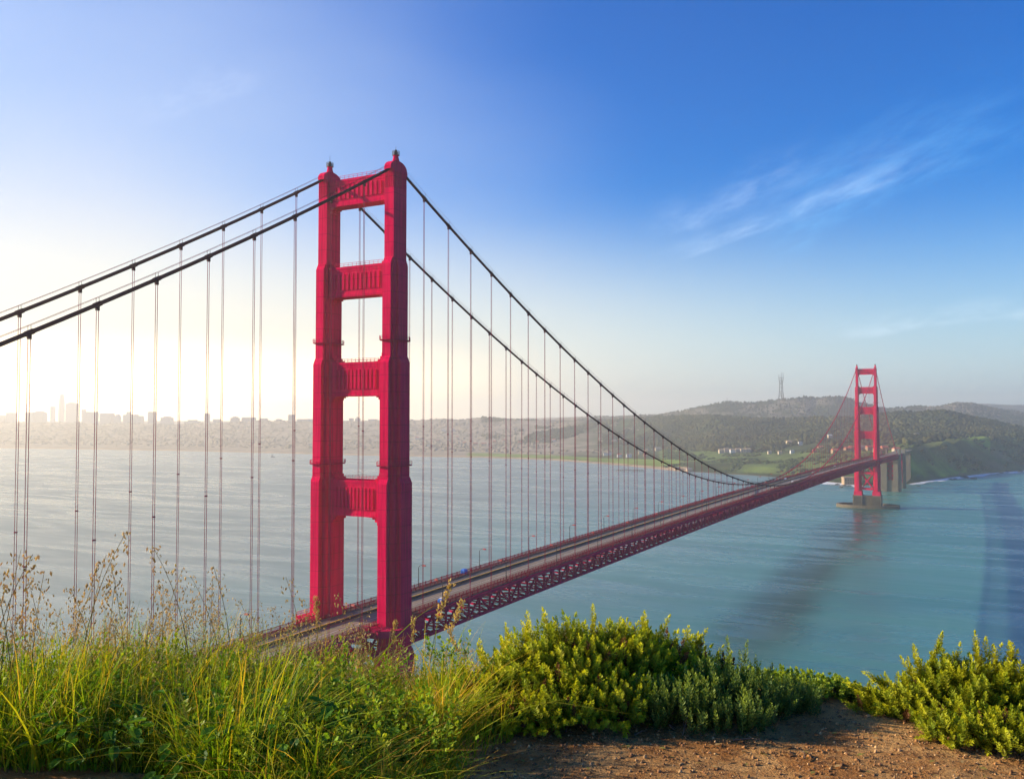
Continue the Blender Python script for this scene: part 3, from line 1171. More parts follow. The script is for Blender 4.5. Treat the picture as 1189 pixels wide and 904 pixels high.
def suspender(mb, x, y, z0, z1, r):
    for dy in (-.27, .27):
        mb.tube([(x, y + dy, z0), (x, y + dy, z1)], r, 5)
    mb.box(x - .25, x + .25, y - .5, y + .5, z0 - .3, z0 + .55)
    if z1 - z0 > 30:
        mb.box(x - .13, x + .13, y - .38, y + .38, z0 + (z1 - z0) * .45, z0 + (z1 - z0) * .45 + .3)


for s in (1, -1):
    for y in [-y for y in sus_n if y < 300] + BAND + [SPAN + y for y in sus_n if y < 290]:
        z0, z1 = float(zdeck(y)), zcable(y) - 1.3
        if z1 - z0 < 1.0:
            continue
        r = 0.075 if y < 350 else (0.085 if y < 800 else 0.10)
        if (-140 < y < 600):
            mb = MB()
            suspender(mb, s * HX, y, z0, z1, r)
            mb.build('suspender', M['rope'], bridge)
        else:
            suspender(far, s * HX, y, z0, z1, r)
o = far.build('suspender_ropes', M['rope'], bridge)
o['kind'] = 'stuff'

# concrete pylons and anchorage housing at both ends
for y0, sg in ((SPAN + SIDE, 1), (-SIDE, -1)):
    for k, (yy, zt) in enumerate(((y0 + sg * 6, 82.0), (y0 + sg * 103, 80.0))):
        mb = MB()
        for s in (-1, 1):
            for xa, xb, ya_, za in ((5.0, 15.2, 7.5, 61.5), (6.4, 13.8, 8.3, 58.0), (4.6, 15.9, 4.4, 56.0)):
                x0_, x1_ = sorted((s * xa, s * xb))
                mb.box(x0_, x1_, yy - ya_, yy + ya_, -6, za)
            for xa, xb, ya_, za in ((15.25, 18.4, 6.2, zt - 2.0), (15.3, 18.0, 5.2, zt)):
                x0_, x1_ = sorted((s * xa, s * xb))
                mb.box(x0_, x1_, yy - ya_, yy + ya_, -6, za)
        mb.box(-5.2, 5.2, yy - 6, yy + 6, -6, 22)
        mb.box(-14.5, 14.5, yy - 4.9, yy + 4.9, 55.6, 62.2)
        mb.box(-5.1, 5.1, yy + 3.0, yy + 3.9, 22, 57)
        py = mb.build('pylon', M['concrete'], bridge)
        mb = MB()
        for k2 in range(4):
            z0 = 22 + 9 * k2
            mb.beam((-5.2, yy - 5.2, z0), (5.2, yy - 5.2, z0 + 9), .9, .9, (0, 1, 0))
            mb.beam((5.2, yy - 5.25, z0), (-5.2, yy - 5.25, z0 + 9), .9, .9, (0, 1, 0))
            mb.box(-5.0, 5.0, yy - 5.6, yy - 4.7, z0 + 8.4, z0 + 9.4)
        mb.build('steel_infill', M['steel'], py)
    # steel arch between the pylons
    mb = MB()
    for s in (-1, 1):
        prev = None
        for k in range(15):
            t_ = k / 14
            y = y0 + sg * (15 + 80 * t_)
            z = 12 + 44 * (1 - (2 * t_ - 1) ** 2)
            if prev:
                mb.beam((s * 13, prev[0], prev[1]), (s * 13, y, z), 1.0, 2.4)
            mb.beam((s * 13, y, z), (s * 13, y, 68), .6, .6)
            prev = (y, z)
    mb.box(-13.6, 13.6, min(y0 + sg * 14, y0 + sg * 96), max(y0 + sg * 14, y0 + sg * 96), 67.2, 70.6)
    mb.build('arch_span', M['steel'], bridge)
    mb = MB()
    ya, yb = sorted((y0 + sg * 1.0, y0 + sg * 330))
    mb.box(-13.2, 13.2, ya, yb, 69.4 if sg > 0 else 69.4, 70.9)
    ys_ = np.arange(ya + 130 if sg > 0 else ya, yb, 30.0)
    for y in ys_:
        mb.box(-11, 11, y - 1.5, y + 1.5, 5, 69.4)
    mb.build('approach_viaduct', M['concrete'], bridge)


# ------------------------------------------------------------------ lamps, barrels and traffic on the deck
def make_lamp():
    t = empty('street_lamp')
    p = MB()
    p.tube([(0, 0, 0), (0, 0, 1.0), (0, 0, 7.4)], [.24, .17, .13], 8)
    arc = []
    for k in range(7):
        a = math.pi / 2 * k / 6
        arc.append((1.6 * (1 - math.cos(a)), 0, 7.4 + 1.1 * math.sin(a)))
    arc.append((2.3, 0, 8.5))
    p.tube(arc, .11, 6)
    p.lathe(0, 0, [(.28, 0), (.28, .35), (.16, .7)], 8)
    p.build('pole', M['dark'], t)
    h = MB()
    h.frust(1.8, 3.3, -.38, .38, 8.22, 1.95, 3.1, -.22, .22, 8.72)
    h.build('lamp_head', M['lampred'], t)
    return t


lamp0 = make_lamp()
lamp0['category'] = 'street lamp'
first = True
for s, off_, lab, grp in ((-1, 6.0, 'hooked deck lamp on the far pavement railing of the bridge', 'lamps along the far bridge pavement'), (1, 30.0, 'hooked deck lamp on the near pavement railing of the bridge', 'lamps along the near bridge pavement')):
    for k in range(-2, 28):
        y = off_ + 45.72 * k
        if y < -95 or abs(y) < 9 or y > SPAN - 20:
            continue
        o = lamp0 if first else copy_tree(lamp0)
        first = False
        o.location = (s * 12.55, y, float(zdeck(y)) + .26)
        o.rotation_euler = (0, 0, math.pi if s > 0 else 0)
        o['label'] = lab
        o['group'] = grp
        o['category'] = 'street lamp'

# blue covered work carts parked on the pavements
for (x, y, lab) in ((-12.0, 84.0, 'blue tarpaulin-covered crate on the far pavement of the bridge'), (11.6, 31.0, 'blue covered crate with a white top on the near pavement of the bridge')):
    t = tag(empty('covered_crate', (x, y, float(zdeck(y)) + .26)), lab, 'crate')
    MB().box(-.95, .95, -1.2, 1.2, .12, 1.5).frust(-1.0, 1.0, -1.25, 1.25, 1.5, -.6, .6, -.9, .9, 2.05).build('cover', M['blue'], t)
    MB().box(-1.05, 1.05, -1.3, 1.3, .0, .14).build('pallet', M['timber'], t)
    if x > 0:
        MB().frust(-.62, .62, -.92, .92, 2.05, -.35, .35, -.6, .6, 2.3).build('top_flap', M['white'], t)


def make_car(name, mat, van=False):
    t = empty(name)
    h = 1.1 if not van else 1.3
    b = MB()
    b.frust(-.9, .9, -2.2, 2.2, .3, -.9, .9, -2.25, 2.2, .62)
    b.frust(-.9, .9, -2.25, 2.2, .62, -.84, .84, -2.1, 2.05, .95)
    b.build('body', mat, t)
    c = MB()
    if van:
        c.frust(-.84, .84, -2.1, 1.5, .95, -.76, .76, -2.0, .9, 1.95)
    else:
        c.frust(-.80, .80, -1.7, 1.1, .95, -.62, .62, -1.1, .35, 1.42)
    c.build('cabin', M['glass'] if not van else mat, t)
    r = MB()
    if van:
        r.frust(-.70, .70, .92, 1.46, 1.35, -.66, .66, .94, 1.2, 1.7)
        r.build('windscreen', M['glass'], t)
    else:
        r.box(-.60, .60, -1.06, .33, 1.421, 1.46)
        r.build('roof', mat, t)
    for sx in (-1, 1):
        for sy in (-1.4, 1.4):
            w_ = MB()
            w_.tube([(sx * .72, sy, .33), (sx * .92, sy, .33)], .33, 12)
            w_.build('wheel', M['rubber'], t)
    return t


cars = [('white car on the far half of the bridge deck', 'car white', 0, 6.6, 742, 0), ('silver car beside the median of the bridge deck', 'car silver', 0, -5.4, 838, 1),
        ('black car heading towards the far tower', 'car black', 0, -6.8, 905, 1), ('white van in the kerb lane of the bridge', 'car white', 1, 8.0, 655, 0),
        ('red car between the white cars near mid bridge', 'car red', 0, 1.6, 800, 0), ('blue car close to the far tower', 'car blue', 0, 4.8, 1120, 0),
        ('small white car just before the far tower', 'car white', 0, -7.6, 1010, 1), ('silver car in the kerb lane before the far tower', 'car silver', 0, 7.8, 960, 0),
        ('white delivery van past the middle of the bridge', 'car white', 1, -8.0, 700, 1), ('black car in the kerb lane near mid bridge', 'car black', 0, 8.0, 880, 0)]
for lab, m_, van, x, y, rev in cars:
    t = make_car('van' if van else 'car', M[m_], van)
    t.location = (x, y, float(zdeck(y)) + .01)
    t.rotation_euler = (0, 0, math.pi if rev else 0)
    tag(t, lab, 'van' if van else 'car', 'traffic on the bridge deck')
# ------------------------------------------------------------------ far shore: woods, city, houses, mast, boats


def land1(px, s):
    z, x, y = land(np.array([[float(px)]]), np.array([[float(s)]]))
    return float(z[0, 0]), float(x[0, 0]), float(y[0, 0])


def place(px, py, smin=None):
    """first ground point seen at a photograph pixel"""
    s0 = float(np.interp(px, PX, shore_d)) + 15 if smin is None else smin
    s = np.arange(s0, 8200, 12.0)[None, :]
    z, x, y = land(np.full(s.shape, float(px)), s)
    los = zrow(py, s)
    hit = np.where(z[0] >= los[0])[0]
    k = int(hit[0]) if len(hit) else int(np.argmin(np.abs(z[0] - los[0])))
    return float(x[0, k]), float(y[0, k]), float(z[0, k]), float(s[0, k])


def blob_template(sub, seed):
    """rough crown: jittered icosahedron"""
    t = (1 + 5 ** .5) / 2
    v = np.array([(-1, t, 0), (1, t, 0), (-1, -t, 0), (1, -t, 0), (0, -1, t), (0, 1, t), (0, -1, -t), (0, 1, -t), (t, 0, -1), (t, 0, 1), (-t, 0, -1), (-t, 0, 1)], float)
    v /= np.linalg.norm(v[0])
    f = np.array([(0, 11, 5), (0, 5, 1), (0, 1, 7), (0, 7, 10), (0, 10, 11), (1, 5, 9), (5, 11, 4), (11, 10, 2), (10, 7, 6), (7, 1, 8), (3, 9, 4), (3, 4, 2), (3, 2, 6), (3, 6, 8), (3, 8, 9), (4, 9, 5), (2, 4, 11), (6, 2, 10), (8, 6, 7), (9, 8, 1)])
    r = np.random.default_rng(seed)
    v = v * (1 + r.uniform(-.28, .28, (12, 1)))
    return v, f


N = 26000
pxs = rng.uniform(560, 1330, N)
u = rng.uniform(0, 1, N)
s4 = np.interp(pxs, PX, D4)
s6 = np.interp(pxs, PX, D6)
ssn = s4 - 60 + u * (s6 + 150 - s4 + 60)
zz, xx, yy = land(pxs[None, :], ssn[None, :])
zz, xx, yy = zz[0], xx[0], yy[0]
dens = fbm(xx / 260, yy / 260, 4, 51)
keep = (dens > -0.32) & ~((pxs < 700) & (dens < 0.05)) & ~((pxs > 1040) & (pxs < 1150) & (ssn < s4 + 120))
# clearing round the toll plaza and the barracks row
for (cx_, cs, cr, cw) in ((1010, 2150, 40, 260), (935, 2600, 30, 130)):
    keep &= ~((np.abs(pxs - cx_) < cr) & (np.abs(ssn - cs) < cw))
sel = np.where(keep)[0][:17000]
far_n = 3500
pf = rng.uniform(690, 1300, far_n)
zf_, xf_, yf_ = land(pf[None, :], (d8_of(pf) + rng.uniform(-700, 30, far_n))[None, :])
X_ = np.concatenate([xx[sel], xf_[0]])
Y_ = np.concatenate([yy[sel], yf_[0]])
Z_ = np.concatenate([zz[sel], zf_[0]])
big = np.concatenate([np.ones(len(sel)), np.full(far_n, .8)])
temps = [blob_template(0, k) for k in range(8)]
n = len(X_)
rad = rng.uniform(4.0, 8.5, n) * big * (1 + .5 * fbm(X_ / 160, Y_ / 160, 2, 63))
hgt = rad * rng.uniform(0.75, 1.15, n)
tk = rng.integers(0, 8, n)
TV = np.stack([t[0] for t in temps])[tk]
vv = TV * np.stack([rad, rad, hgt], -1)[:, None, :] + np.stack([X_, Y_, Z_ + hgt * .55], -1)[:, None, :]
ff = temps[0][1][None] + (np.arange(n) * 12)[:, None, None]
base_ = np.array([0.058, 0.058, 0.020])
hue = fbm(X_ / 120, Y_ / 120, 3, 61)[:, None]
tone = rng.uniform(0.85, 1.15, (n, 1)) * (1 + .75 * fbm(X_ / 210 + 3, Y_ / 210, 3, 66)[:, None])
cc = base_ * tone * (1 + np.array([0.5, 0.25, 0.0]) * hue)
M['woods'] = vcol_mat('distant foliage', 0.95, 0.05, 0.15, 0.4, 0.5, 1.0)
tag(mesh_object('woods', vv.reshape(-1, 3), ff.reshape(-1, 3), M['woods'], col=np.repeat(cc, 12, 0)), 'dense dark eucalyptus and cypress woods on the far hills', kind='stuff')

# scrub on the sea slopes
N = 9000
pxs = np.concatenate([rng.uniform(770, 1040, 5000), rng.uniform(1040, 1300, 4000)])
s0 = np.interp(pxs, PX, shore_d) + 45
s1 = np.interp(pxs, PX, np.where(PX > 1045, D5, D4))
sb = s0 + rng.uniform(0, 1, N) * (s1 - s0)
zz, xx, yy = land(pxs[None, :], sb[None, :])
zz, xx, yy = zz[0], xx[0], yy[0]
k_ = (fbm(xx / 70, yy / 70, 4, 71) > 0.05)
xx, yy, zz = xx[k_], yy[k_], zz[k_]
n = len(xx)
rad = rng.uniform(2.5, 6.5, n)
tk = rng.integers(0, 8, n)
vv = np.stack([t[0] for t in temps])[tk] * np.stack([rad, rad, rad * .6], -1)[:, None, :] + np.stack([xx, yy, zz + rad * .2], -1)[:, None, :]
ff = temps[0][1][None] + (np.arange(n) * 12)[:, None, None]
cc = np.array([0.062, 0.085, 0.024]) * rng.uniform(0.5, 1.25, (n, 1))
o = mesh_object('scrub_vegetation', vv.reshape(-1, 3), ff.reshape(-1, 3), M['woods'], col=np.repeat(cc, 12, 0))
tag(o, 'low green scrub covering the sea bluffs', kind='stuff')

# the mass of city houses on the left-hand hills
N = 6600
pxs = rng.uniform(-200, 760, N)
s0 = np.interp(pxs, PX, shore_d) + 420
s1 = np.interp(pxs, PX, D6) + 60
sb = s0 + rng.uniform(0, 1, N) ** 0.8 * (s1 - s0)
pxs[6000:] = np.concatenate([rng.normal(1118, 26, 350), rng.normal(745, 30, 250)])
sb[6000:] = d8_of(pxs[6000:]) + rng.uniform(-500, 20, 600)
zz, xx, yy = land(pxs[None, :], sb[None, :])
zz, xx, yy = zz[0], xx[0], yy[0]
k_ = (np.arange(N) >= 6000) | ~((pxs > 600) & (fbm(xx / 200, yy / 200, 3, 5) < 0.15))
xx, yy, zz = xx[k_], yy[k_], zz[k_]
n = len(xx)
bw = rng.uniform(2.5, 6, n)
bl_ = rng.uniform(4, 10, n)
bh = rng.uniform(2.5, 5.5, n) * np.where(rng.uniform(0, 1, n) > .96, 2.0, 1)
cube = np.array([(-1, -1, -.3), (1, -1, -.3), (1, 1, -.3), (-1, 1, -.3), (-1, -1, 1), (1, -1, 1), (1, 1, 1), (-1, 1, 1)], float)
cf = np.array([[4, 5, 6, 7], [0, 1, 5, 4], [1, 2, 6, 5], [2, 3, 7, 6], [3, 0, 4, 7]])
vv = cube[None] * np.stack([bw, bl_, bh], -1)[:, None, :]
ang_ = 0.15
vv = np.stack([vv[..., 0] * math.cos(ang_) - vv[..., 1] * math.sin(ang_), vv[..., 0] * math.sin(ang_) + vv[..., 1] * math.cos(ang_), vv[..., 2]], -1) + np.stack([xx, yy, zz], -1)[:, None, :]
ff = cf[None] + (np.arange(n) * 8)[:, None, None]
pal = np.array([(.28, .23, .17), (.26, .21, .16), (.29, .24, .17), (.24, .20, .16), (.22, .19, .14)])
cc = pal[rng.integers(0, 5, n)] * rng.uniform(.85, 1.08, (n, 1))
tag(mesh_object('city_houses', vv.reshape(-1, 3), ff.reshape(-1, 4), M['land'], col=np.repeat(cc, 8, 0)), 'dense mass of small pale city houses over the hazy hills', kind='stuff')

# downtown and hilltop high-rises
sky_b = [
    (71.8, 457.4, 6.4, 8600, 'taper', 'tallest rounded skyscraper rising above the hazy downtown'),
    (83.8, 467.3, 11.0, 8300, 'step', 'broad square skyscraper beside the tallest rounded one'),
    (61.5, 471.5, 4.5, 8400, 'slab', 'slim high-rise just before the tallest rounded skyscraper'),
    (13.0, 479.0, 8.5, 7000, 'slab', 'low wide block at the edge of the hazy skyline'),
    (3.0, 482.0, 7.5, 7000, 'slab', 'squat block at the very end of the skyline'),
    (34, 478.5, 7, 7200, 'slab', 'flat-topped block between the skyline end and the slim high-rise'),
    (46, 477.3, 13, 7300, 'step', 'wide stepped block below the slim high-rise'),
    (97.5, 475.0, 4, 7600, 'slab', 'small narrow tower just past the broad square skyscraper'),
    (106, 478, 13, 7300, 'slab', 'long flat block after the small narrow tower'),
    (124.5, 479.5, 13, 7100, 'slab', 'long low block behind the second pair of hanger ropes'),
    (137, 481, 6, 7000, 'step', 'small stepped block beyond the long low one'),
    (149.5, 478, 4, 7100, 'slab', 'short thin tower on a wide roof line'),
    (152, 481, 14, 7050, 'slab', 'wide block carrying a short thin tower'),
    (176.8, 477.8, 8, 6900, 'slab', 'upright hilltop block with a flat top beside low roofs'),
    (163, 482.8, 7, 6900, 'slab', 'low roofed block just before the upright hilltop block'),
    (194, 483.2, 12, 6800, 'step', 'low wide stepped block in the bright part of the skyline'),
    (223.5, 487.2, 15, 6600, 'step', 'low broad block in the dip of the skyline'),
    (240.7, 479.6, 5.2, 6700, 'slab', 'lone upright apartment tower after the skyline dip'),
    (252, 486.4, 8, 6600, 'slab', 'low block just past the lone apartment tower'),
    (273, 483.5, 9, 6500, 'step', 'stepped apartment block between two hanger ropes'),
    (289, 484.4, 14, 6500, 'slab', 'wide apartment block on the hazy crest'),
    (306.5, 485.4, 8, 6400, 'slab', 'low apartment block after the wide one'),
    (324, 486.2, 10, 6400, 'step', 'low stepped roofs before the squared apartment tower'),
    (338.5, 481.2, 6.6, 6400, 'slab', 'squared apartment tower close to the near bridge tower'),
    (354, 486.3, 16, 6300, 'slab', 'long low block ending at the near bridge tower'),
    (408, 485.3, 5, 6200, 'slab', 'first of two apartment towers framed in the tower opening'),
    (415.5, 484.0, 5.5, 6200, 'step', 'second taller apartment tower framed in the tower opening'),
    (433, 486.4, 10, 6100, 'slab', 'low block in the tower opening beside the twin towers'),
]
for px, py, wpx, s, kind, lab in sky_b:
    P_ = at(px, py, s)
    wd = wpx * s / FOC / 2
    z0 = max(land1(px, s)[0] - 12, 0)
    top = P_[2] - z0
    t = tag(empty('high_rise', (P_[0], P_[1], z0), 0.5), lab, 'high-rise', 'hazy skyline high-rises')
    mb = MB()
    if kind == 'taper':
        mb.lathe(0, 0, [(wd * 1.15, 0), (wd * 1.1, top * .55), (wd * .95, top * .8), (wd * .72, top * .95), (wd * .5, top)], 14)
        mb.build('shaft', M['grey'], t)
    elif kind == 'step':
        mb.box(-wd, wd, -wd * .8, wd * .8, 0, top - 9)
        mb.build('shaft', M['grey'], t)
        MB().box(-wd * .55, wd * .6, -wd * .5, wd * .5, top - 9, top).build('roof_block', M['grey'], t)
    else:
        mb.box(-wd, wd, -wd * .8, wd * .8, 0, top - 2.5)
        mb.build('shaft', M['grey'], t)
        MB().box(-wd * .92, wd * .92, -wd * .72, wd * .72, top - 2.5, top).build('parapet', M['grey'], t)


def house(px, py, wpx, hm, wall, roof, lab, grp='houses and halls of the far shore', long_=1.0, smin=None):
    x, y, z, s = place(px, py, smin)
    wd = wpx * s / FOC / 2
    dp = max(4.0, min(wd, 9.0)) * long_
    t = tag(empty('house', (x, y, z), 0.5), lab, 'house', grp)
    MB().box(-wd, wd, -dp, dp, -8, hm).build('wall', M[wall], t)
    e = .6
    MB().add([(-wd - e, -dp - e, hm), (wd + e, -dp - e, hm), (wd + e, dp + e, hm), (-wd - e, dp + e, hm), (-wd + 1, 0, hm + dp * .5), (wd - 1, 0, hm + dp * .5)],
             [[0, 1, 5, 4], [2, 3, 4, 5], [0, 4, 3], [1, 2, 5], [0, 3, 2, 1]]).build('roof', M[roof], t)
    wn = MB()
    n_ = max(2, int(wd / 3.2))
    for k in range(n_):
        xc = -wd + (k + .5) * 2 * wd / n_
        for zc in np.arange(2.0, hm - 1.2, 3.2):
            wn.box(xc - .6, xc + .6, -dp - .12, -dp + .05, zc, zc + 1.4)
    wn.build('window', M['glass'], t)


H = house
H(515, 501, 4, 9, 'white', 'greyroof', 'bright white house high on the hazy slope right of the tower')
H(521, 501.8, 3.5, 8, 'cream', 'greyroof', 'cream house just below the bright hillside house')
H(526.5, 500.6, 4.5, 9, 'white', 'greyroof', 'second bright house high on the hazy slope')
H(484.5, 510, 5, 9, 'white', 'redroof', 'white red-roofed house beside the near tower leg')
H(498, 518, 3.5, 8, 'white', 'greyroof', 'white shore house low beside the near tower')
H(508, 513, 3.5, 8, 'cream', 'redroof', 'cream house between the first two pairs of main span hangers')
H(521, 511.5, 3, 8, 'white', 'greyroof', 'small white house under the bright hillside pair')
H(531, 509, 3.5, 8, 'cream', 'redroof', 'cream house at mid slope with a red roof')
H(539, 515.5, 4.5, 8, 'tan', 'redroof', 'tan house near the shore lawn start')
H(552, 516.5, 5, 8, 'tan', 'redroof', 'first of the red-roofed shore barracks')
H(562, 516.8, 6, 8, 'cream', 'redroof', 'second and widest of the red-roofed shore barracks')
H(574, 514, 4, 8, 'tan', 'redroof', 'third red-roofed shore barrack, on slightly higher ground')
H(586, 512.5, 4, 8, 'cream', 'redroof', 'fourth red-roofed shore barrack under dark trees')
H(603, 515, 4, 8, 'tan', 'redroof', 'fifth red-roofed barrack in the middle of the wooded shore')
H(624, 514.5, 4, 8, 'tan', 'redroof', 'sixth red-roofed barrack among trees')
H(643, 512.5, 4.5, 9, 'white', 'redroof', 'white house with a red roof in a wooded clearing')
H(697, 511, 4, 9, 'cream', 'greyroof', 'cream house half hidden on the wooded slope')
H(713, 513.5, 5, 9, 'cream', 'greyroof', 'wide cream house on the wooded slope over the lawn')
H(722, 511, 4, 9, 'white', 'greyroof', 'white house behind the lawn and dark trees')
H(705, 528.5, 9, 7, 'white', 'greyroof', 'long white shed at the end of the shore lawn', long_=.7)
H(719, 530.5, 5, 9, 'white', 'redroof', 'white lifeboat house beside the long white shed')
H(730, 531, 6, 10, 'white', 'greyroof', 'tall white boathouse on the beach behind the timber wharf')
H(743, 527, 4, 8, 'cream', 'greyroof', 'cream house standing alone on the grass by the beach')
H(764, 523, 7, 9, 'cream', 'greyroof', 'long cream house at the far end of the lawn')
H(749, 530, 4, 7, 'tan', 'redroof', 'small tan hut close to the waterline')
H(786, 545, 6, 5, 'tan', 'greyroof', 'low tan shore hut under the bluff, left of its twin')
H(800, 546.5, 6, 5, 'cream', 'greyroof', 'low cream shore hut under the bluff')
for k, (px, py) in enumerate(((837, 524.5), (843, 523.7), (850, 524.2), (856, 523.6), (862, 523.9), (868, 523.5))):
    H(px, py + 1.5, 5.6, 10, 'cream' if k != 2 else 'white', 'tan', ('first', 'second', 'third and whitest', 'fourth', 'fifth', 'last')[k] + ' of the six tan-roofed hilltop barracks in a row', 'barracks in a row above the bluff')
H(898, 521.5, 4, 8, 'cream', 'greyroof', 'small grey-roofed house in the woods past the barracks row')
H(893, 527, 4, 7, 'cream', 'greyroof', 'small cream house at the edge of the green meadow')
H(905, 527, 4, 7, 'cream', 'tan', 'cream house with tan roof by the green meadow')
H(919, 526.5, 4, 8, 'white', 'greyroof', 'bright white house at the meadow corner')
H(917, 516.5, 8, 9, 'cream', 'tan', 'long cream building in a high clearing of the woods')
H(928.5, 517, 4, 9, 'white', 'greyroof', 'white building beside the long cream one in the high clearing')
H(945, 525.5, 4, 7, 'brick', 'redroof', 'small brick house with red roof near the rising cable')
H(952, 522, 7, 7, 'tan', 'redroof', 'wide red-roofed building behind the rising near cable')
H(963, 508, 4.5, 8, 'cream', 'white', 'white hall on a wooded shoulder left of the far tower')
for k, (px, py, wl, rf) in enumerate(((969, 526, 'tan', 'redroof'), (984, 524, 'tan', 'redroof'), (989, 522.5, 'brick', 'redroof'), (1001, 522, 'cream', 'tan'), (1009, 522.5, 'tan', 'redroof'), (1018, 524, 'cream', 'tan'), (1026, 523, 'brick', 'redroof'), (1040, 526, 'cream', 'redroof'))):
    H(px, py, 7.5, 8, wl, rf, ('sunlit tan plaza building farthest from the far tower', 'sunlit tan building just before the far tower', 'brick building touching the far tower outline', 'cream building framed in the far tower portal', 'tan red-roofed building framed in the far tower portal', 'cream building beyond the far tower leg', 'brick building between far tower and pylon', 'cream building right behind the concrete pylon')[k], 'plaza buildings at the far bridge end')
H(1064, 507, 4, 9, 'cream', 'greyroof', 'small cream house on the high green terrace past the pylon')

# brick fort at the foot of the far pylons
P_ = at(989.5, 563, 1905)
t = tag(empty('brick_fort', (P_[0], P_[1], 0.0), 0.35), 'square tan brick fort on the rocky point beside the far tower', 'fort')
mb = MB().box(-19, 19, -14, 14, -1, 14.5)
mb.box(-19.6, 19.6, -14.6, 14.6, 14.5, 16)
mb.build('wall', M['tan'], t)
mb = MB()
for k in range(7):
    for z in (3, 8.5):
        mb.box(-16.5 + 5 * k, -14.8 + 5 * k, -14.3, -13.9, z, z + 2.6)
mb.build('window', M['glass'], t)

# lattice broadcast mast on the high ridge
P_ = at(907.2, 463.5, 5640)
hz_ = zrow(432.5, 5640) - P_[2]
t = tag(empty('broadcast_mast', (P_[0], P_[1], P_[2] - 8), 0.5), 'tall three-legged lattice broadcast mast on the blue ridge', 'mast')
tri = [(math.cos(a), math.sin(a)) for a in (0.3, 0.3 + 2 * math.pi / 3, 0.3 + 4 * math.pi / 3)]
lv = [(0, 19), (.30, 12), (.58, 10), (.72, 13), (.80, 15)]
for k, (a, b) in enumerate(tri):
    mb = MB()
    mb.tube([(a * r, b * r, 8 + hz_ * f) for f, r in lv], 2.3, 6)
    mb.build('leg', M['rock'], t)
    MB().tube([(a * 15, b * 15, 8 + hz_ * .80), (a * 15, b * 15, 8 + hz_ * (1.0 if k != 1 else .93))], [1.7, 1.2], 6).build('antenna', M['rock'], t)
mb = MB()
for f, r in ((.12, 17), (.30, 12), (.45, 11), (.58, 10), (.72, 13), (.80, 15)):
    z = 8 + hz_ * f
    for k in range(3):
        a, b = tri[k]
        c, d = tri[(k + 1) % 3]
        mb.beam((a * r, b * r, z), (c * r, d * r, z), 1.5, 2.2)
for k in range(3):
    a, b = tri[k]
    c, d = tri[(k + 1) % 3]
    mb.beam((a * 19, b * 19, 8), (c * 12, d * 12, 8 + hz_ * .3), 1.3, 1.3)
    mb.beam((c * 10, d * 10, 8 + hz_ * .58), (a * 13, b * 13, 8 + hz_ * .72), 1.3, 1.3)
mb.build('cross_bracing', M['rock'], t)
P_ = at(844.3, 468, 5640)
t = tag(empty('radio_pole', (P_[0], P_[1], P_[2] - 5)), 'thin radio pole on the hill left of the lattice mast', 'radio pole')
MB().tube([(0, 0, 0), (0, 0, 42)], [1.2, .6], 6).build('pole', M['rock'], t)
MB().box(-2, 2, -2, 2, 30, 32).build('platform', M['rock'], t)

# cargo barge below mid span, small launch, wharf
P_ = at(919, 570.3, 1745)
t = tag(empty('barge', (P_[0], P_[1], 0), -YAW + math.pi / 2 + 1.62), 'dark low barge with a pale deckhouse passing behind the bridge', 'barge')
hl = [(-25, 0), (-23, -5), (20, -5.5), (26, -3), (29, 0), (26, 3), (20, 5.5), (-23, 5)]
k = len(hl)
MB().add([(a * .94, b * .9, -1) for a, b in hl] + [(a, b, 3.6 + (1.4 if a > 19 else 0)) for a, b in hl],
         [list(range(k))[::-1], list(range(k, 2 * k))] + [[i, (i + 1) % k, k + (i + 1) % k, k + i] for i in range(k)]).build('hull', M['dark'], t)
MB().box(-20, -8, -4, 4, 3.6, 8.2).box(-18, -10, -3.3, 3.3, 8.2, 10.4).build('deckhouse', M['white'], t)
MB().box(-7.96, -7.9, -3.3, 3.3, 6.4, 7.4).box(-20.06, -20.02, -3.3, 3.3, 6.4, 7.4).build('window', M['glass'], t)
MB().tube([(-14, 0, 10.4), (-14, 0, 15)], .25, 6).tube([(14, 0, 5), (14, 0, 10)], .2, 6).build('mast', M['dark'], t)
MB().box(-5, 16, -3.6, 3.6, 3.6, 5.4).build('hatch_cover', M['grey'], t)
P_ = at(671, 535.6, 2930)
t = tag(empty('launch', (P_[0], P_[1], 0), 0.4), 'tiny white launch lying off the shore lawn', 'boat')
hl = [(-7, 2), (-7, -2), (4, -2.2), (9, 0), (4, 2.2)]
MB().add([(a * .9, b * .8, -.5) for a, b in hl] + [(a, b, 1.8) for a, b in hl], [[4, 3, 2, 1, 0], [5, 6, 7, 8, 9]] + [[i, (i + 1) % 5, 5 + (i + 1) % 5, 5 + i] for i in range(5)]).build('hull', M['white'], t)
MB().box(-4, 2, -1.5, 1.5, 1.8, 4.2).build('cabin', M['white'], t)
P_ = at(316.5, 530.5, 3250)
t = tag(empty('sailing_boat', (P_[0], P_[1], 0), 0.8), 'tiny dark sailing boat alone on the hazy bay', 'boat')
MB().add([(a * .9, b * .8, -.5) for a, b in hl] + [(a, b, 1.6) for a, b in hl], [[4, 3, 2, 1, 0], [5, 6, 7, 8, 9]] + [[i, (i + 1) % 5, 5 + (i + 1) % 5, 5 + i] for i in range(5)]).build('hull', M['dark'], t)
MB().tube([(0, 0, 1.5), (0, 0, 13)], .18, 6).build('mast', M['dark'], t)
MB().add([(-5, -.06, 2.6), (-.3, -.06, 2.6), (-.3, -.06, 12.5), (-5, .06, 2.6), (-.3, .06, 2.6), (-.3, .06, 12.5)], [[0, 1, 2], [5, 4, 3], [0, 3, 4, 1], [1, 4, 5, 2], [2, 5, 3, 0]]).build('sail', M['grey'], t)
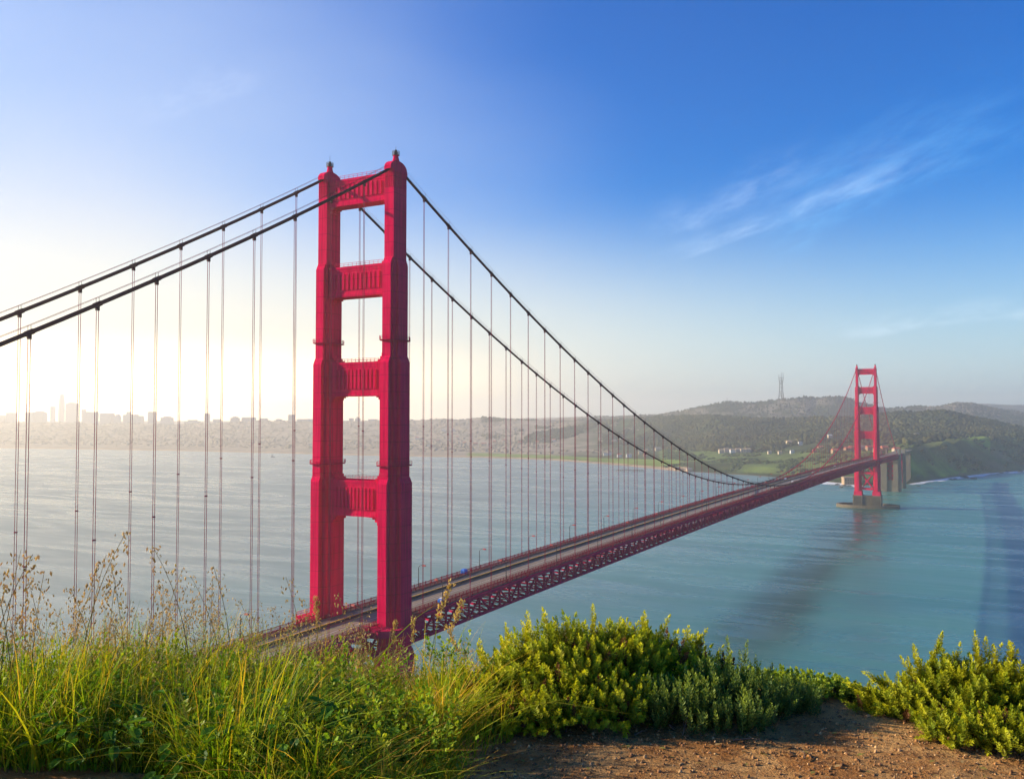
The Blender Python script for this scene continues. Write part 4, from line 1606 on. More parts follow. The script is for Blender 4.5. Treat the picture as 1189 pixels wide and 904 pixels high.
A_, B_ = at(716, 546.4, 2390), at(747, 547.2, 2390)
t = tag(empty('wharf', (A_[0], A_[1], 0)), 'long low timber wharf standing off the lawn beach', 'wharf')
d_ = np.array([B_[0] - A_[0], B_[1] - A_[1], 0])
MB().beam((0, 0, 2.9), (d_[0], d_[1], 2.9), 9, .8).build('deck', M['timber'], t)
mb = MB()
for k in range(15):
    for o_ in (-3.5, 3.5):
        q = d_ * k / 14 + np.array([-d_[1], d_[0], 0]) / np.linalg.norm(d_) * o_
        mb.tube([(q[0], q[1], -3), (q[0], q[1], 2.6)], .45, 6)
mb.build('pile_row', M['timber'], t)

# rocks off the right-hand beach and surf
rocks = [(1104, 556.5, 5), (1109.5, 556, 4), (1119.5, 553.8, 9), (1122.5, 554.6, 5), (1130, 555.6, 6), (1163, 548.8, 4), (1170, 547.6, 5), (1184.5, 547.6, 6), (1158, 550.5, 3), (1066.5, 564.5, 3), (972, 562.5, 5), (977, 565.5, 4), (980, 563.5, 4)]
for k, (px, py, r) in enumerate(rocks):
    s = 139.9 * FOC / (py - HORIZON)
    P_ = at(px, py, s)
    v, f = blob_template(0, 100 + k)
    v2 = np.concatenate([v, *[((v[f[:, a]] + v[f[:, b]]) / 2) for a, b in ((0, 1), (1, 2), (2, 0))]])
    nf = len(f)
    i0 = np.arange(nf) + 12
    i1, i2 = i0 + nf, i0 + 2 * nf
    f2 = np.concatenate([np.stack(q, -1) for q in ((f[:, 0], i0, i2), (f[:, 1], i1, i0), (f[:, 2], i2, i1), (i0, i1, i2))])
    v2 = v2 * (1 + np.random.default_rng(k).uniform(-.12, .12, (len(v2), 1))) * np.array([r * 1.3, r, r * .55])
    o = mesh_object('sea_rock', v2, f2, M['rock'], loc=(P_[0], P_[1], 0.4))
    tag(o, ('dark wet rock breaking the surf beneath the sea bluff' if px > 1000 else 'dark wet rock in the foam at the fort point'), 'rock', 'rocks under the sea bluff' if px > 1000 else 'rocks at the fort point')

fm, ft = mat_new('sea foam')
pos = ft.n('ShaderNodeNewGeometry').outputs['Position']
fn = ft.noise(ft.scalev(pos, (.03, .03, 1)), 1.0, 6, .7, .6)
av = ft.n('ShaderNodeVertexColor', layer_name='Col').outputs['Color']
sx = ft.n('ShaderNodeSeparateColor')
ft.link(av, sx.inputs[0])
al = ft.math('MULTIPLY', ft.sstep(ft.math('ADD', fn, ft.math('MULTIPLY', sx.outputs[0], .35)), .42, .66), ft.sstep(sx.outputs[0], 0.0, .3), clamp=True)
pf_ = principled(ft, (.72, .74, .76), .9, .1)
tr_ = ft.n('ShaderNodeBsdfTransparent')
mx_ = ft.n('ShaderNodeMixShader')
ft.link(al, mx_.inputs[0])
ft.link(tr_.outputs[0], mx_.inputs[1])
ft.link(pf_.outputs[0], mx_.inputs[2])
finish(ft, mx_.outputs[0])


def surf(p0, p1, w0, name='surf_foam', lab=''):
    pxs_ = np.arange(p0, p1 + .1, 1.5)
    rows = np.linspace(-1, 1, 9)
    vs_, cs_ = [], []
    for px in pxs_:
        sh = float(np.interp(px, PX, shore_d))
        wv_ = w0 * (.65 + .5 * float(fbm(px / 12, 0.0, 3, 91)))
        for q in rows:
            s = sh + 6 - wv_ * (q + 1) / 2
            p = CAM + FWD * s + RGT * ((px - PW / 2) / FOC * s)
            vs_.append((p[0], p[1], 0.12))
            e = min(1, (px - p0) / 12, (p1 - px) / 12)
            cs_.append([max(0, (1 - (q + 1) / 2) * e)] * 3)
    n_ = len(rows)
    fs_ = np.array([[i * n_ + j, i * n_ + j + 1, (i + 1) * n_ + j + 1, (i + 1) * n_ + j] for i in range(len(pxs_) - 1) for j in range(n_ - 1)])
    tag(mesh_object(name, vs_, fs_, fm, col=np.array(cs_)), lab, kind='stuff')


surf(1052, 1420, 130, lab='white surf along the beach under the sea bluff')
surf(930, 1003, 120, lab='white surf round the rocky fort point')
# ------------------------------------------------------------------ plants on the headland


def nrm(v):
    return v / np.maximum(np.linalg.norm(v, axis=-1, keepdims=True), 1e-9)


def sprig(nl, L, ll, lw, lift, seed, tipf=0.5):
    """one leafy shoot along +Z: returns verts (nl,4,3) of rhombic leaves and the height fraction of each"""
    r = np.random.default_rng(seed)
    t = np.sort(r.uniform(0.0, 1.0, nl))
    a = np.arange(nl) * 2.399 + r.uniform(-.4, .4, nl)
    rad = np.stack([np.cos(a), np.sin(a), np.zeros(nl)], -1)
    up = np.array([0, 0, 1.0])
    el_ = lift + (1.35 - lift) * np.clip((t - .7) / .3, 0, 1) + r.uniform(-.2, .2, nl)
    d = rad * np.cos(el_)[:, None] + up * np.sin(el_)[:, None]
    side = np.cross(up, rad)
    l = ll * r.uniform(.7, 1.15, nl) * (1 - (1 - tipf) * t ** 3)
    b = up * (t * L)[:, None]
    w_ = lw * r.uniform(.8, 1.2, nl)
    nrmv = np.cross(side, d)
    p0 = b
    p1 = b + d * (l * .55)[:, None] + side * (w_ / 2)[:, None] + nrmv * (l * .06)[:, None]
    p2 = b + d * l[:, None] - nrmv * (l * .10)[:, None]
    p3 = b + d * (l * .55)[:, None] - side * (w_ / 2)[:, None] + nrmv * (l * .06)[:, None]
    return np.stack([p0, p1, p2, p3], 1), t


def instance(temps, pos, zdir, scale, cols, seed=0, tip=0.35):
    """place leaf templates; returns verts, faces, colours"""
    r = np.random.default_rng(seed)
    n = len(pos)
    z = nrm(zdir)
    ref = np.where(np.abs(z[:, 2:3]) > .95, np.array([[1.0, 0, 0]]), np.array([[0, 0, 1.0]]))
    x = nrm(np.cross(ref, z))
    y = np.cross(z, x)
    sp_ = r.uniform(0, 2 * math.pi, n)
    x2 = x * np.cos(sp_)[:, None] + y * np.sin(sp_)[:, None]
    y2 = np.cross(z, x2)
    k = r.integers(0, len(temps), n)
    outv, outc = [], []
    for i, (tv, tt) in enumerate(temps):
        m = k == i
        if not m.any():
            continue
        v = tv.reshape(-1, 3)
        P = pos[m][:, None] + scale[m][:, None, None] * (x2[m][:, None] * v[None, :, 0:1] + y2[m][:, None] * v[None, :, 1:2] + z[m][:, None] * v[None, :, 2:3])
        outv.append(P.reshape(-1, 3))
        f = (1 - tip) + 2 * tip * tt
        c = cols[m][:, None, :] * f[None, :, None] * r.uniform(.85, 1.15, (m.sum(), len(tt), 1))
        outc.append(np.repeat(c.reshape(-1, 3), tv.shape[1], 0))
    V_ = np.concatenate(outv)
    C_ = np.concatenate(outc)
    kk = temps[0][0].shape[1]
    F_ = np.arange(len(V_)).reshape(-1, kk)
    return V_, F_, C_


M['leaf'] = leaf_mat('shrub leaf', .30, .5)
M['roundleaf'] = leaf_mat('glossy round leaf', .30, .55)
M['grass'] = leaf_mat('grass blade', .42, .5, (1.25, 1.2, .5))
M['straw'] = leaf_mat('dry seed head', .40, .7, (1.2, 1.05, .8))
M['wood'] = simple('woody stem', (0.11, 0.07, 0.045), .9, .3, 8.0)
T_NARROW = [sprig(50, .105, .027, .0075, .50, k) for k in range(6)]
T_SOFT = [sprig(46, .15, .030, .0062, .75, 20 + k) for k in range(6)]
T_ROUND = [sprig(16, .085, .026, .019, .35, 40 + k, .7) for k in range(6)]


def shrub(lobes, temps, n_per, c_hi, c_lo, label, name='shrub', mat='leaf', seed=1, upw=.5, brown=.06, spikes=()):
    r = np.random.default_rng(seed)
    px0, s0 = lobes[0][0], lobes[0][1]
    r0 = (px0 - PW / 2) / FOC * s0
    base = sr(s0, r0, float(near_ground(s0, r0)))
    t = tag(empty(name, tuple(base)), label, 'shrub')
    P, D, S, Cc = [], [], [], []
    stems = MB()
    for (px, s, ptop, hw) in lobes:
        rr_ = (px - PW / 2) / FOC * s
        z0 = float(near_ground(s, rr_))
        zt = at(px, ptop, s)[2]
        h = max(zt - z0, .12) - .05
        R = hw * s / FOC
        ctr = sr(s, rr_, z0 + .38 * h)
        rz = .62 * h
        n = int(n_per * (R * R * 2 + R * rz * 3))
        u_ = nrm(r.normal(size=(n, 3)))
        u_[:, 2] = np.where(u_[:, 2] < -.45, -u_[:, 2], u_[:, 2])
        fr = 1 - .55 * r.uniform(0, 1, n) ** 1.7
        # uneven outline
        lump = 1 + .20 * fbm(u_[:, 0] * 3.1 + px, u_[:, 1] * 3.1 + u_[:, 2] * 2.3, 3, seed)
        rad3 = np.array([R, R * .85, rz])
        p = ctr + u_ * rad3 * (fr * lump)[:, None]
        nn = nrm(u_ / rad3)
        d = nn * .75 + np.array([0, 0, upw]) + r.normal(size=(n, 3)) * .22
        p = p - nrm(d) * .07
        gz = z0 + .005
        p[:, 2] = np.maximum(p[:, 2], gz)
        mixv = r.uniform(0, 1, (n, 1)) ** 1.2
        c = np.array(c_hi) * (1 - mixv) + np.array(c_lo) * mixv
        bz = r.uniform(0, 1, n) < brown
        c[bz] = np.array([.16, .075, .03])
        P.append(p)
        D.append(d)
        S.append(r.uniform(.75, 1.25, n))
        Cc.append(c)
        for k in range(int(14 + 26 * R)):
            tip = p[r.integers(0, n)]
            b0 = np.array([ctr[0] + r.normal() * R * .15, ctr[1] + r.normal() * R * .15, z0 - .03])
            mid = (b0 + tip) / 2 + np.array([0, 0, -.03]) + r.normal(size=3) * .02
            stems.tube([b0, mid, tip], [.008, .005, .0025], 5, cap=False)
    for (px, py, s, lean, n) in spikes:         # shoots that stand out of the outline
        tipp = at(px, py + 17, s)
        for k in range(n):
            f = k / max(n - 1, 1)
            q = tipp + (RGT * lean[0] - np.array([0, 0, 1.0]) * lean[1] + FWD * .05) * f * .045 * n * .5
            P.append(q[None])
            D.append((-(RGT * lean[0]) + np.array([0, 0, lean[1]]) + r.normal(size=3) * .15)[None])
            S.append(np.array([r.uniform(.85, 1.1)]))
            Cc.append(np.array(c_hi)[None])
    V_, F_, C_ = instance(temps, np.concatenate(P), np.concatenate(D), np.concatenate(S), np.concatenate(Cc), seed)
    o = mesh_object('foliage', V_ - base, F_, M[mat], t, col=C_)
    stems.v = [tuple(np.array(v) - base) for v in stems.v]
    stems.build('stem', M['wood'], t)
    return t


YG, DG = (.54, .53, .022), (.22, .29, .020)
shrub([(528, 5.0, 772, 36), (548, 4.80, 778, 40), (512, 4.85, 792, 30), (570, 4.68, 800, 42), (538, 4.62, 812, 34), (655, 5.05, 716, 78), (715, 5.15, 714, 72), (600, 5.0, 742, 60), (770, 5.15, 730, 58), (640, 4.78, 775, 72), (705, 4.80, 768, 62), (560, 4.95, 772, 42), (600, 4.72, 800, 48), (820, 5.2, 752, 45)],
      T_NARROW, 860, YG, DG, 'large rounded yellow-green shrub at the middle of the cliff edge', seed=3,
      spikes=[(636, 712, 5.1, (.2, 1), 3), (688, 706, 5.1, (0, 1), 3), (748, 714, 5.15, (-.1, 1), 3), (768, 716, 5.15, (-.2, 1), 3), (797, 728, 5.2, (-.2, 1), 3), (809, 731, 5.2, (-.3, 1), 3), (830, 752, 5.2, (-.3, 1), 3), (845, 757, 5.2, (-.3, 1), 3), (560, 745, 5.0, (.3, 1), 3), (590, 726, 5.0, (.3, 1), 3), (612, 715, 5.05, (.2, 1), 3)])
shrub([(835, 4.85, 770, 48), (790, 4.68, 792, 42), (880, 4.88, 784, 42), (760, 4.72, 786, 34), (845, 4.66, 805, 50), (920, 4.9, 806, 34)],
      T_SOFT, 680, (.22, .29, .045), (.09, .15, .04), 'dark blue-green shrub with soft upright shoots between two lighter ones', seed=5, upw=1.3, brown=.0,
      spikes=[(862, 758, 4.95, (-.1, 1), 3), (876, 772, 4.95, (-.1, 1), 3), (846, 752, 4.95, (-.1, 1), 3)])
shrub([(905, 5.35, 778, 32), (945, 5.30, 800, 34), (880, 5.4, 776, 24), (965, 5.2, 812, 26), (985, 5.1, 826, 22), (925, 5.1, 812, 34)],
      T_ROUND, 900, (.28, .34, .03), (.08, .15, .015), 'small round-leaved shrub in the dip before the largest side shrub', mat='roundleaf', seed=8, brown=.01)
shrub([(1105, 4.75, 760, 62), (1060, 4.85, 774, 48), (1150, 4.65, 760, 50), (1190, 4.6, 764, 50), (1240, 4.6, 760, 60), (1115, 4.45, 812, 55), (1030, 4.9, 796, 34), (1175, 4.3, 822, 52), (1240, 4.3, 812, 55), (1008, 4.95, 818, 24), (1090, 4.8, 752, 20)],
      T_NARROW, 860, (.44, .44, .020), (.19, .25, .018), 'sprawling yellow-green shrub with long sideways branches at the cliff edge', seed=12, upw=.55, brown=.06,
      spikes=[(1088, 736, 4.85, (-.35, 1), 8), (1066, 755, 4.85, (.3, 1), 4), (1055, 760, 4.85, (.4, 1), 4), (1020, 772, 4.9, (1, .35), 5), (1000, 781, 4.9, (1, .4), 5), (995, 806, 4.9, (1, .4), 3), (1112, 752, 4.8, (0, 1), 3), (1134, 742, 4.7, (.05, 1), 4), (1142, 747, 4.7, (-.1, 1), 4), (1155, 752, 4.65, (0, 1), 4), (1172, 748, 4.6, (0, 1), 4), (1177, 754, 4.6, (-.1, 1), 3)])
shrub([(430, 5.35, 768, 42), (480, 5.30, 782, 34), (385, 5.45, 772, 36), (340, 5.5, 762, 34), (515, 5.2, 800, 24)],
      T_ROUND, 800, (.32, .34, .03), (.10, .15, .015), 'low leafy shrub in the tall grass in front of the near tower', mat='roundleaf', seed=14, brown=.02)


# ---- grass
def grass_front(px):
    """nearest depth at which grass grows"""
    return np.interp(px, [-200, 0, 60, 180, 230, 300, 480, 530, 565, 600], [4.12, 4.12, 4.13, 4.10, 3.85, 3.55, 3.55, 3.75, 4.25, 4.75])


def blades(n, px_a, px_b, s_b, hmin, hmax, w_, seed, pal, lean=.35, curve=.5, front=grass_front, s_pow=1.0):
    r = np.random.default_rng(seed)
    px = r.uniform(px_a, px_b, n)
    f0 = front(px)
    s = f0 + (s_b - f0) * r.uniform(0, 1, n) ** s_pow
    r_ = (px - PW / 2) / FOC * s
    z = near_ground(s, r_)
    base = CAM[None] + FWD[None] * s[:, None] + RGT[None] * r_[:, None]
    base[:, 2] = z - .01
    clump = fbm(base[:, 0] * 2.1, base[:, 1] * 2.1, 3, 44) * 1.25
    h = r.uniform(hmin, hmax, n) * np.clip(1 + .75 * clump, .35, 2)
    a = r.uniform(0, 2 * math.pi, n)
    dl = np.stack([np.cos(a), np.sin(a), np.zeros(n)], -1) * (lean * r.uniform(.1, 1, n))[:, None] + RGT * .10
    cv = r.uniform(.1, 1, n) * curve
    seg = 5
    w2 = w_ * r.uniform(.6, 1.3, n)
    side = nrm(np.cross(dl, np.array([0, 0, 1.0])))
    rot = r.uniform(-1, 1, n)
    side = nrm(side + np.stack([np.cos(a), np.sin(a), np.zeros(n)], -1) * rot[:, None])
    rows = []
    for k in range(seg + 1):
        t = k / seg
        zz_ = h * (t - .35 * cv * t ** 3)
        c_ = base + dl * (h * (t * .5 + (cv + .4) * t * t))[:, None]
        c_[:, 2] = base[:, 2] + zz_
        ww = w2 * (1 - t ** 1.6) * .5 + .0004
        rows.append((c_ - side * ww[:, None], c_ + side * ww[:, None]))
    V_ = np.stack([q for rw in rows for q in rw], 1)
    fi = np.array([[2 * k, 2 * k + 1, 2 * k + 3, 2 * k + 2] for k in range(seg)])
    F_ = fi[None] + (np.arange(n) * (2 * seg + 2))[:, None, None]
    pal = np.array(pal)
    ci = r.integers(0, len(pal), n)
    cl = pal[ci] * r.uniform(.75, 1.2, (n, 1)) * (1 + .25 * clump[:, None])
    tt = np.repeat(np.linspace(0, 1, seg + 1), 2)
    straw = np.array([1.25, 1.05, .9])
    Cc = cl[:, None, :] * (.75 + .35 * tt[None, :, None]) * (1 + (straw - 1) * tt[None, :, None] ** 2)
    return V_.reshape(-1, 3), F_.reshape(-1, 4), Cc.reshape(-1, 3)


G1 = [(.17, .32, .012), (.26, .38, .014), (.11, .24, .012), (.38, .40, .02), (.32, .38, .02)]
G2 = [(.46, .42, .02), (.60, .40, .04), (.38, .42, .02), (.66, .42, .06), (.26, .36, .015)]
G3 = [(.06, .15, .014), (.10, .20, .015), (.14, .25, .02)]
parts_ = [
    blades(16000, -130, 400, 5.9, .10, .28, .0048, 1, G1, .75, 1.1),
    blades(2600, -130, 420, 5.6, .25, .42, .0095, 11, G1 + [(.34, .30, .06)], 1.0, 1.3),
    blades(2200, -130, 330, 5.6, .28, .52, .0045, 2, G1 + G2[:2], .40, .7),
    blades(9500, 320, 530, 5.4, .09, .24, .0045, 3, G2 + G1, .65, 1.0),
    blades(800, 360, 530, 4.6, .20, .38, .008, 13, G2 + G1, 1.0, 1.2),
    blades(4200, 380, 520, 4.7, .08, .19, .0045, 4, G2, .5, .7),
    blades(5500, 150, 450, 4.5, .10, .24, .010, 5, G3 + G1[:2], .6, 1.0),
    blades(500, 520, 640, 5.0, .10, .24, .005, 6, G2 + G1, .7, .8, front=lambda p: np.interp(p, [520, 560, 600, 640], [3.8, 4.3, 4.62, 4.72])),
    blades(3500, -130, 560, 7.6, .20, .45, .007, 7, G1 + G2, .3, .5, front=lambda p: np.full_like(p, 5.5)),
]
off_ = 0
VV, FF, CC = [], [], []
for V_, F_, C_ in parts_:
    VV.append(V_)
    FF.append(F_ + off_)
    CC.append(C_)
    off_ += len(V_)
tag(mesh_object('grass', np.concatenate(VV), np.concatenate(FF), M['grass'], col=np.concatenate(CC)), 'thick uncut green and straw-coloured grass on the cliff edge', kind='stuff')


# leafy clutter between the blades
ur = np.random.default_rng(91)
n = 2700
px = ur.uniform(-120, 545, n)
f0 = grass_front(px)
s = f0 + .1 + (5.5 - f0) * ur.uniform(0, 1, n)
r_ = (px - PW / 2) / FOC * s
p = CAM[None] + FWD[None] * s[:, None] + RGT[None] * r_[:, None]
pn = fbm(p[:, 0] * 1.7, p[:, 1] * 1.7, 3, 12)
kp = pn > -.05
p, px = p[kp], px[kp]
gz_ = near_ground(s[kp], r_[kp])
n = len(p)
p[:, 2] = gz_ + ur.uniform(.03, .27, n)
mixv = ur.uniform(0, 1, (n, 1))
cl = np.array((.16, .30, .015)) * (1 - mixv) + np.array((.36, .38, .02)) * mixv
V_, F_, C_ = instance([sprig(15, .12, .026, .012, .45, 60 + k, .7) for k in range(5)], p, np.array([0, 0, 1.0]) + ur.normal(size=(n, 3)) * .45, ur.uniform(.7, 1.5, n), cl, 92)
tag(mesh_object('undergrowth', V_, F_, M['leaf'], col=C_), 'small leafy weeds tangled through the uncut grass', kind='stuff')


# ---- tall oat stalks with hanging seeds: eight forms, then copies
def stalk_mesh(seed, dense=1.0, plume=False):
    r = np.random.default_rng(seed)
    mb_v, mb_f, mb_c = [], [], []
    bend = r.uniform(.10, .28)
    a0 = r.uniform(0, 6.28)

    def pos(t):
        return np.array([math.cos(a0) * bend * t ** 2.2, math.sin(a0) * bend * t ** 2.2, t * (1 - .06 * t)])
    # stem: thin 4-sided tube of unit height
    b = 0
    for k in range(9):
        t = k / 8
        p = pos(t)
        rr_ = .0028 * (1 - .75 * t) + .0006
        for j in range(4):
            q = j * math.pi / 2
            mb_v.append(p + np.array([math.cos(q) * rr_, math.sin(q) * rr_, 0]))
            mb_c.append((.16, .17, .035) if t < .6 else (.30, .23, .08))
    for k in range(8):
        for j in range(4):
            j2 = (j + 1) % 4
            mb_f.append([k * 4 + j, k * 4 + j2, (k + 1) * 4 + j2, (k + 1) * 4 + j])
    # seed spikelets on fine side stalks
    nsp = int((40 if not plume else 110) * dense)
    for k in range(nsp):
        t = (.62 + .38 * r.uniform() ** .8) if not plume else (.70 + .30 * r.uniform())
        p = pos(t)
        a = r.uniform(0, 6.28)
        reach = (.012 + .075 * (1 - t) / .38 + r.uniform(0, .03)) if not plume else r.uniform(.005, .03)
        q = p + np.array([math.cos(a) * reach, math.sin(a) * reach, r.uniform(.0, .03) - reach * .25])
        i = len(mb_v)
        sd = np.array([-math.sin(a), math.cos(a), 0]) * .0006
        mb_v += [p - sd, p + sd, q + sd, q - sd]
        mb_c += [(.30, .24, .09)] * 4
        mb_f.append([i, i + 1, i + 2, i + 3])
        ln = r.uniform(.016, .032)
        wd_ = ln * r.uniform(.16, .26)
        dn = nrm(np.array([r.normal() * .45, r.normal() * .45, -1.0 if not plume else .8]))
        e1 = nrm(np.cross(dn, [math.cos(a + 1), math.sin(a + 1), .1]))
        e2 = np.cross(dn, e1)
        i = len(mb_v)
        mid = q + dn * ln * .4
        mb_v += [q, mid + e1 * wd_, mid + e2 * wd_, mid - e1 * wd_, mid - e2 * wd_, q + dn * ln]
        col_ = np.array(((.74, .56, .22), (.62, .50, .16), (.80, .66, .34), (.44, .32, .12))[r.integers(0, 4)])
        mb_c += [tuple(col_)] * 6
        for j in range(4):
            mb_f.append([i, i + 1 + j, i + 1 + (j + 1) % 4])
            mb_f.append([i + 5, i + 1 + (j + 1) % 4, i + 1 + j])
    # two narrow leaves on the stem
    for k in range(2):
        t = r.uniform(.2, .5)
        p = pos(t)
        a = r.uniform(0, 6.28)
        i = len(mb_v)
        dd = np.array([math.cos(a), math.sin(a), 0])
        sd = np.array([-math.sin(a), math.cos(a), 0]) * .003
        for u_ in (0, .4, .75, 1):
            c_ = p + dd * .16 * u_ + np.array([0, 0, .14 * u_ - .16 * u_ * u_])
            mb_v += [c_ - sd * (1 - u_ * .95), c_ + sd * (1 - u_ * .95)]
            mb_c += [(.12, .17, .025)] * 2
        for j in range(3):
            mb_f.append([i + 2 * j, i + 2 * j + 1, i + 2 * j + 3, i + 2 * j + 2])
    return np.array(mb_v), mb_f, np.array(mb_c)


stalks = []
for k in range(8):
    v, f, c = stalk_mesh(300 + k, 1.0 if k < 6 else 1.5)
    stalks.append(mesh_object('oat_stalk', v, f, M['straw'], col=c))
sr_ = np.random.default_rng(77)
# (photograph column, row of the tip, depth)
tips = [(4, 640, 4.4), (22, 600, 4.5), (40, 652, 4.6), (60, 660, 4.7), (78, 668, 4.6), (95, 612, 4.8), (102, 640, 4.8), (118, 672, 4.7), (128, 664, 4.9), (140, 690, 4.9), (152, 655, 4.7),
        (170, 668, 5.0), (186, 655, 5.1), (200, 700, 5.0), (215, 690, 5.1), (226, 628, 5.0), (232, 690, 5.1), (246, 672, 5.2), (262, 665, 5.2), (274, 655, 5.2), (285, 700, 5.3), (10, 700, 4.5),
        (32, 690, 4.5), (50, 705, 4.6), (70, 712, 4.8), (88, 700, 4.9), (110, 715, 4.8), (135, 720, 5.0), (160, 705, 5.0), (178, 715, 5.0), (192, 680, 4.9), (208, 725, 5.0), (240, 715, 5.1),
        (255, 725, 5.2), (270, 705, 5.3), (295, 720, 5.3), (306, 690, 5.3), (318, 715, 5.4), (332, 722, 5.4), (345, 700, 5.4), (356, 660, 5.3), (362, 700, 5.3), (378, 725, 5.4), (395, 735, 5.4),
        (408, 702, 5.3), (412, 690, 5.3), (424, 735, 5.3), (-15, 640, 4.4), (-30, 610, 4.5), (-45, 680, 4.6), (436, 725, 5.2), (452, 740, 5.2), (470, 745, 5.1)]
for k, (px, py, s) in enumerate(tips):
    o = stalks[k % 8] if k < 8 else stalks[k % 8].copy()
    if k >= 8:
        COL.objects.link(o)
    r_ = (px - PW / 2) / FOC * s
    zb = float(near_ground(s, r_)) - .02
    h = at(px, py, s)[2] - zb
    b = sr(s, r_, zb)
    o.location = b
    o.scale = (max(h, .2) / .96,) * 3
    o.rotation_euler = (0, 0, sr_.uniform(0, 6.28))
    tag(o, 'thin oat grass stalk with drooping straw-coloured seeds rising out of the grass', 'grass stalk', 'tall seeding oat stalks')
for k in range(170):
    px = sr_.uniform(-60, 560)
    s = sr_.uniform(4.5, 5.9)
    if px > 440 and s > 5.2:
        continue
    r_ = (px - PW / 2) / FOC * s
    o = stalks[k % 8].copy()
    COL.objects.link(o)
    o.location = sr(s, r_, float(near_ground(s, r_)) - .02)
    o.scale = (sr_.uniform(.36, .62) * (1 if px < 400 else .75),) * 3
    o.rotation_euler = (0, 0, sr_.uniform(0, 6.28))
    tag(o, 'thin oat grass stalk with drooping straw-coloured seeds rising out of the grass', 'grass stalk', 'tall seeding oat stalks')
# feathery plumes before the tower foot
for k, (px, py, s, lab) in enumerate(((497, 672, 4.9, 'feathery golden plume standing just beside the near tower leg'), (512, 690, 4.85, 'shorter golden plume next to the tallest feathery one'),
                                      (480, 712, 5.0, 'green-gold plume directly before the near tower foot'), (456, 716, 5.1, 'pale tilted plume under the near tower leg'),
                                      (372, 690, 5.2, 'fan-like pink-gold plume inside the portal of the near tower'), (545, 722, 4.8, 'slender plume leaning over the water beside the large shrub'))):
    v, f, c = stalk_mesh(500 + k, 1.0, True)
    r_ = (px - PW / 2) / FOC * s
    zb = float(near_ground(s, r_)) - .02
    h = at(px, py, s)[2] - zb
    o = mesh_object('grass_plume', v, f, M['straw'], col=c * np.array([1.1, 1.1, .9]))
    o.location = sr(s, r_, zb)
    o.scale = (h * 1.0, h * 1.0, h / .96)
    o.rotation_euler = (0, 0, 1.0 + k)
    tag(o, lab, 'grass plume')


# ---- broad-leaved weeds low in the grass
def weed_mesh(seed, nl=46):
    r = np.random.default_rng(seed)
    v, f, c = [], [], []
    for k in range(nl):
        a = r.uniform(0, 6.28)
        el_ = r.uniform(.1, 1.1)
        L = r.uniform(.028, .055)
        W_ = L * r.uniform(.55, .8)
        st = r.uniform(.02, .17)
        d = np.array([math.cos(a) * math.cos(el_), math.sin(a) * math.cos(el_), math.sin(el_)])
        p = d * st * 1.2 + np.array([0, 0, r.uniform(0, .07)])
        ld = nrm(np.array([math.cos(a), math.sin(a), r.uniform(-.35, .35)]))
        sd = np.array([-math.sin(a), math.cos(a), r.uniform(-.3, .3)])
        up = np.cross(sd, ld) * -1
        i = len(v)
        g = np.array([(.07, .18, .015), (.12, .24, .02), (.05, .14, .018)][r.integers(0, 3)]) * r.uniform(.8, 1.3)
        r0_ = np.array([0, 0, -.03])
        v += [r0_ - sd * .002, r0_ + sd * .002, p + sd * .0015, p - sd * .0015]
        c += [(.10, .12, .03)] * 4
        f.append([i, i + 1, i + 2, i + 3])
        i += 4
        prof = [(0, 0), (.22, .8), (.5, 1.0), (.78, .72), (1, 0)]
        for t, ww in prof:
            m_ = p + ld * L * t - np.array([0, 0, 1]) * L * .3 * t * t
            v += [m_ - sd * W_ / 2 * ww + up * .004, m_ - up * .004, m_ + sd * W_ / 2 * ww + up * .004]
            c += [tuple(g)] * 3
        for j in range(4):
            q = i + 3 * j
            f.append([q, q + 1, q + 4, q + 3])
            f.append([q + 1, q + 2, q + 5, q + 4])
    return np.array(v), f, np.array(c)


wm = []
for k in range(5):
    v, f, c = weed_mesh(700 + k)
    wm.append(mesh_object('broadleaf_weed', v, f, M['roundleaf'], col=c))
wpos = [(300, 3.95), (330, 4.1), (355, 3.9), (380, 4.15), (400, 3.95), (270, 4.05), (245, 4.2), (315, 4.3), (345, 4.35), (290, 4.35), (375, 4.4), (418, 4.1), (230, 4.0), (355, 4.05), (280, 4.2), (330, 3.85), (395, 4.3), (110, 4.2), (140, 4.15)]
for k, (px, s) in enumerate(wpos):
    o = wm[k % 5] if k < 5 else wm[k % 5].copy()
    if k >= 5:
        COL.objects.link(o)
    r_ = (px - PW / 2) / FOC * s
    o.location = sr(s, r_, float(near_ground(s, r_)) + .03)
    o.rotation_euler = (0, 0, sr_.uniform(0, 6.28))
    sc_ = sr_.uniform(1.1, 1.6)
    o.scale = (sc_,) * 3
    tag(o, 'dark green broad-leaved weed low among the grass blades', 'weed', 'broad-leaved weeds in the grass')

# ---- pebbles and twigs on the soil
n = 11000
pr_ = np.random.default_rng(88)
px = pr_.uniform(430, 1260, n)
s = pr_.uniform(3.4, 5.1, n)
r_ = (px - PW / 2) / FOC * s
z = near_ground(s, r_)
o8 = np.array([(1, 0, 0), (-1, 0, 0), (0, 1, 0), (0, -1, 0), (0, 0, 1), (0, 0, -1)], float)
f8 = np.array([(0, 2, 4), (2, 1, 4), (1, 3, 4), (3, 0, 4), (2, 0, 5), (1, 2, 5), (3, 1, 5), (0, 3, 5)])
sz = .0030 + .0095 * pr_.uniform(0, 1, n) ** 5
vv = o8[None] * pr_.uniform(.5, 1.3, (n, 6, 1)) * (sz[:, None] * pr_.uniform(.6, 1.3, (n, 3)))[:, None, :]
a = pr_.uniform(0, 6.28, n)
vv = np.stack([vv[..., 0] * np.cos(a)[:, None] - vv[..., 1] * np.sin(a)[:, None], vv[..., 0] * np.sin(a)[:, None] + vv[..., 1] * np.cos(a)[:, None], vv[..., 2]], -1)
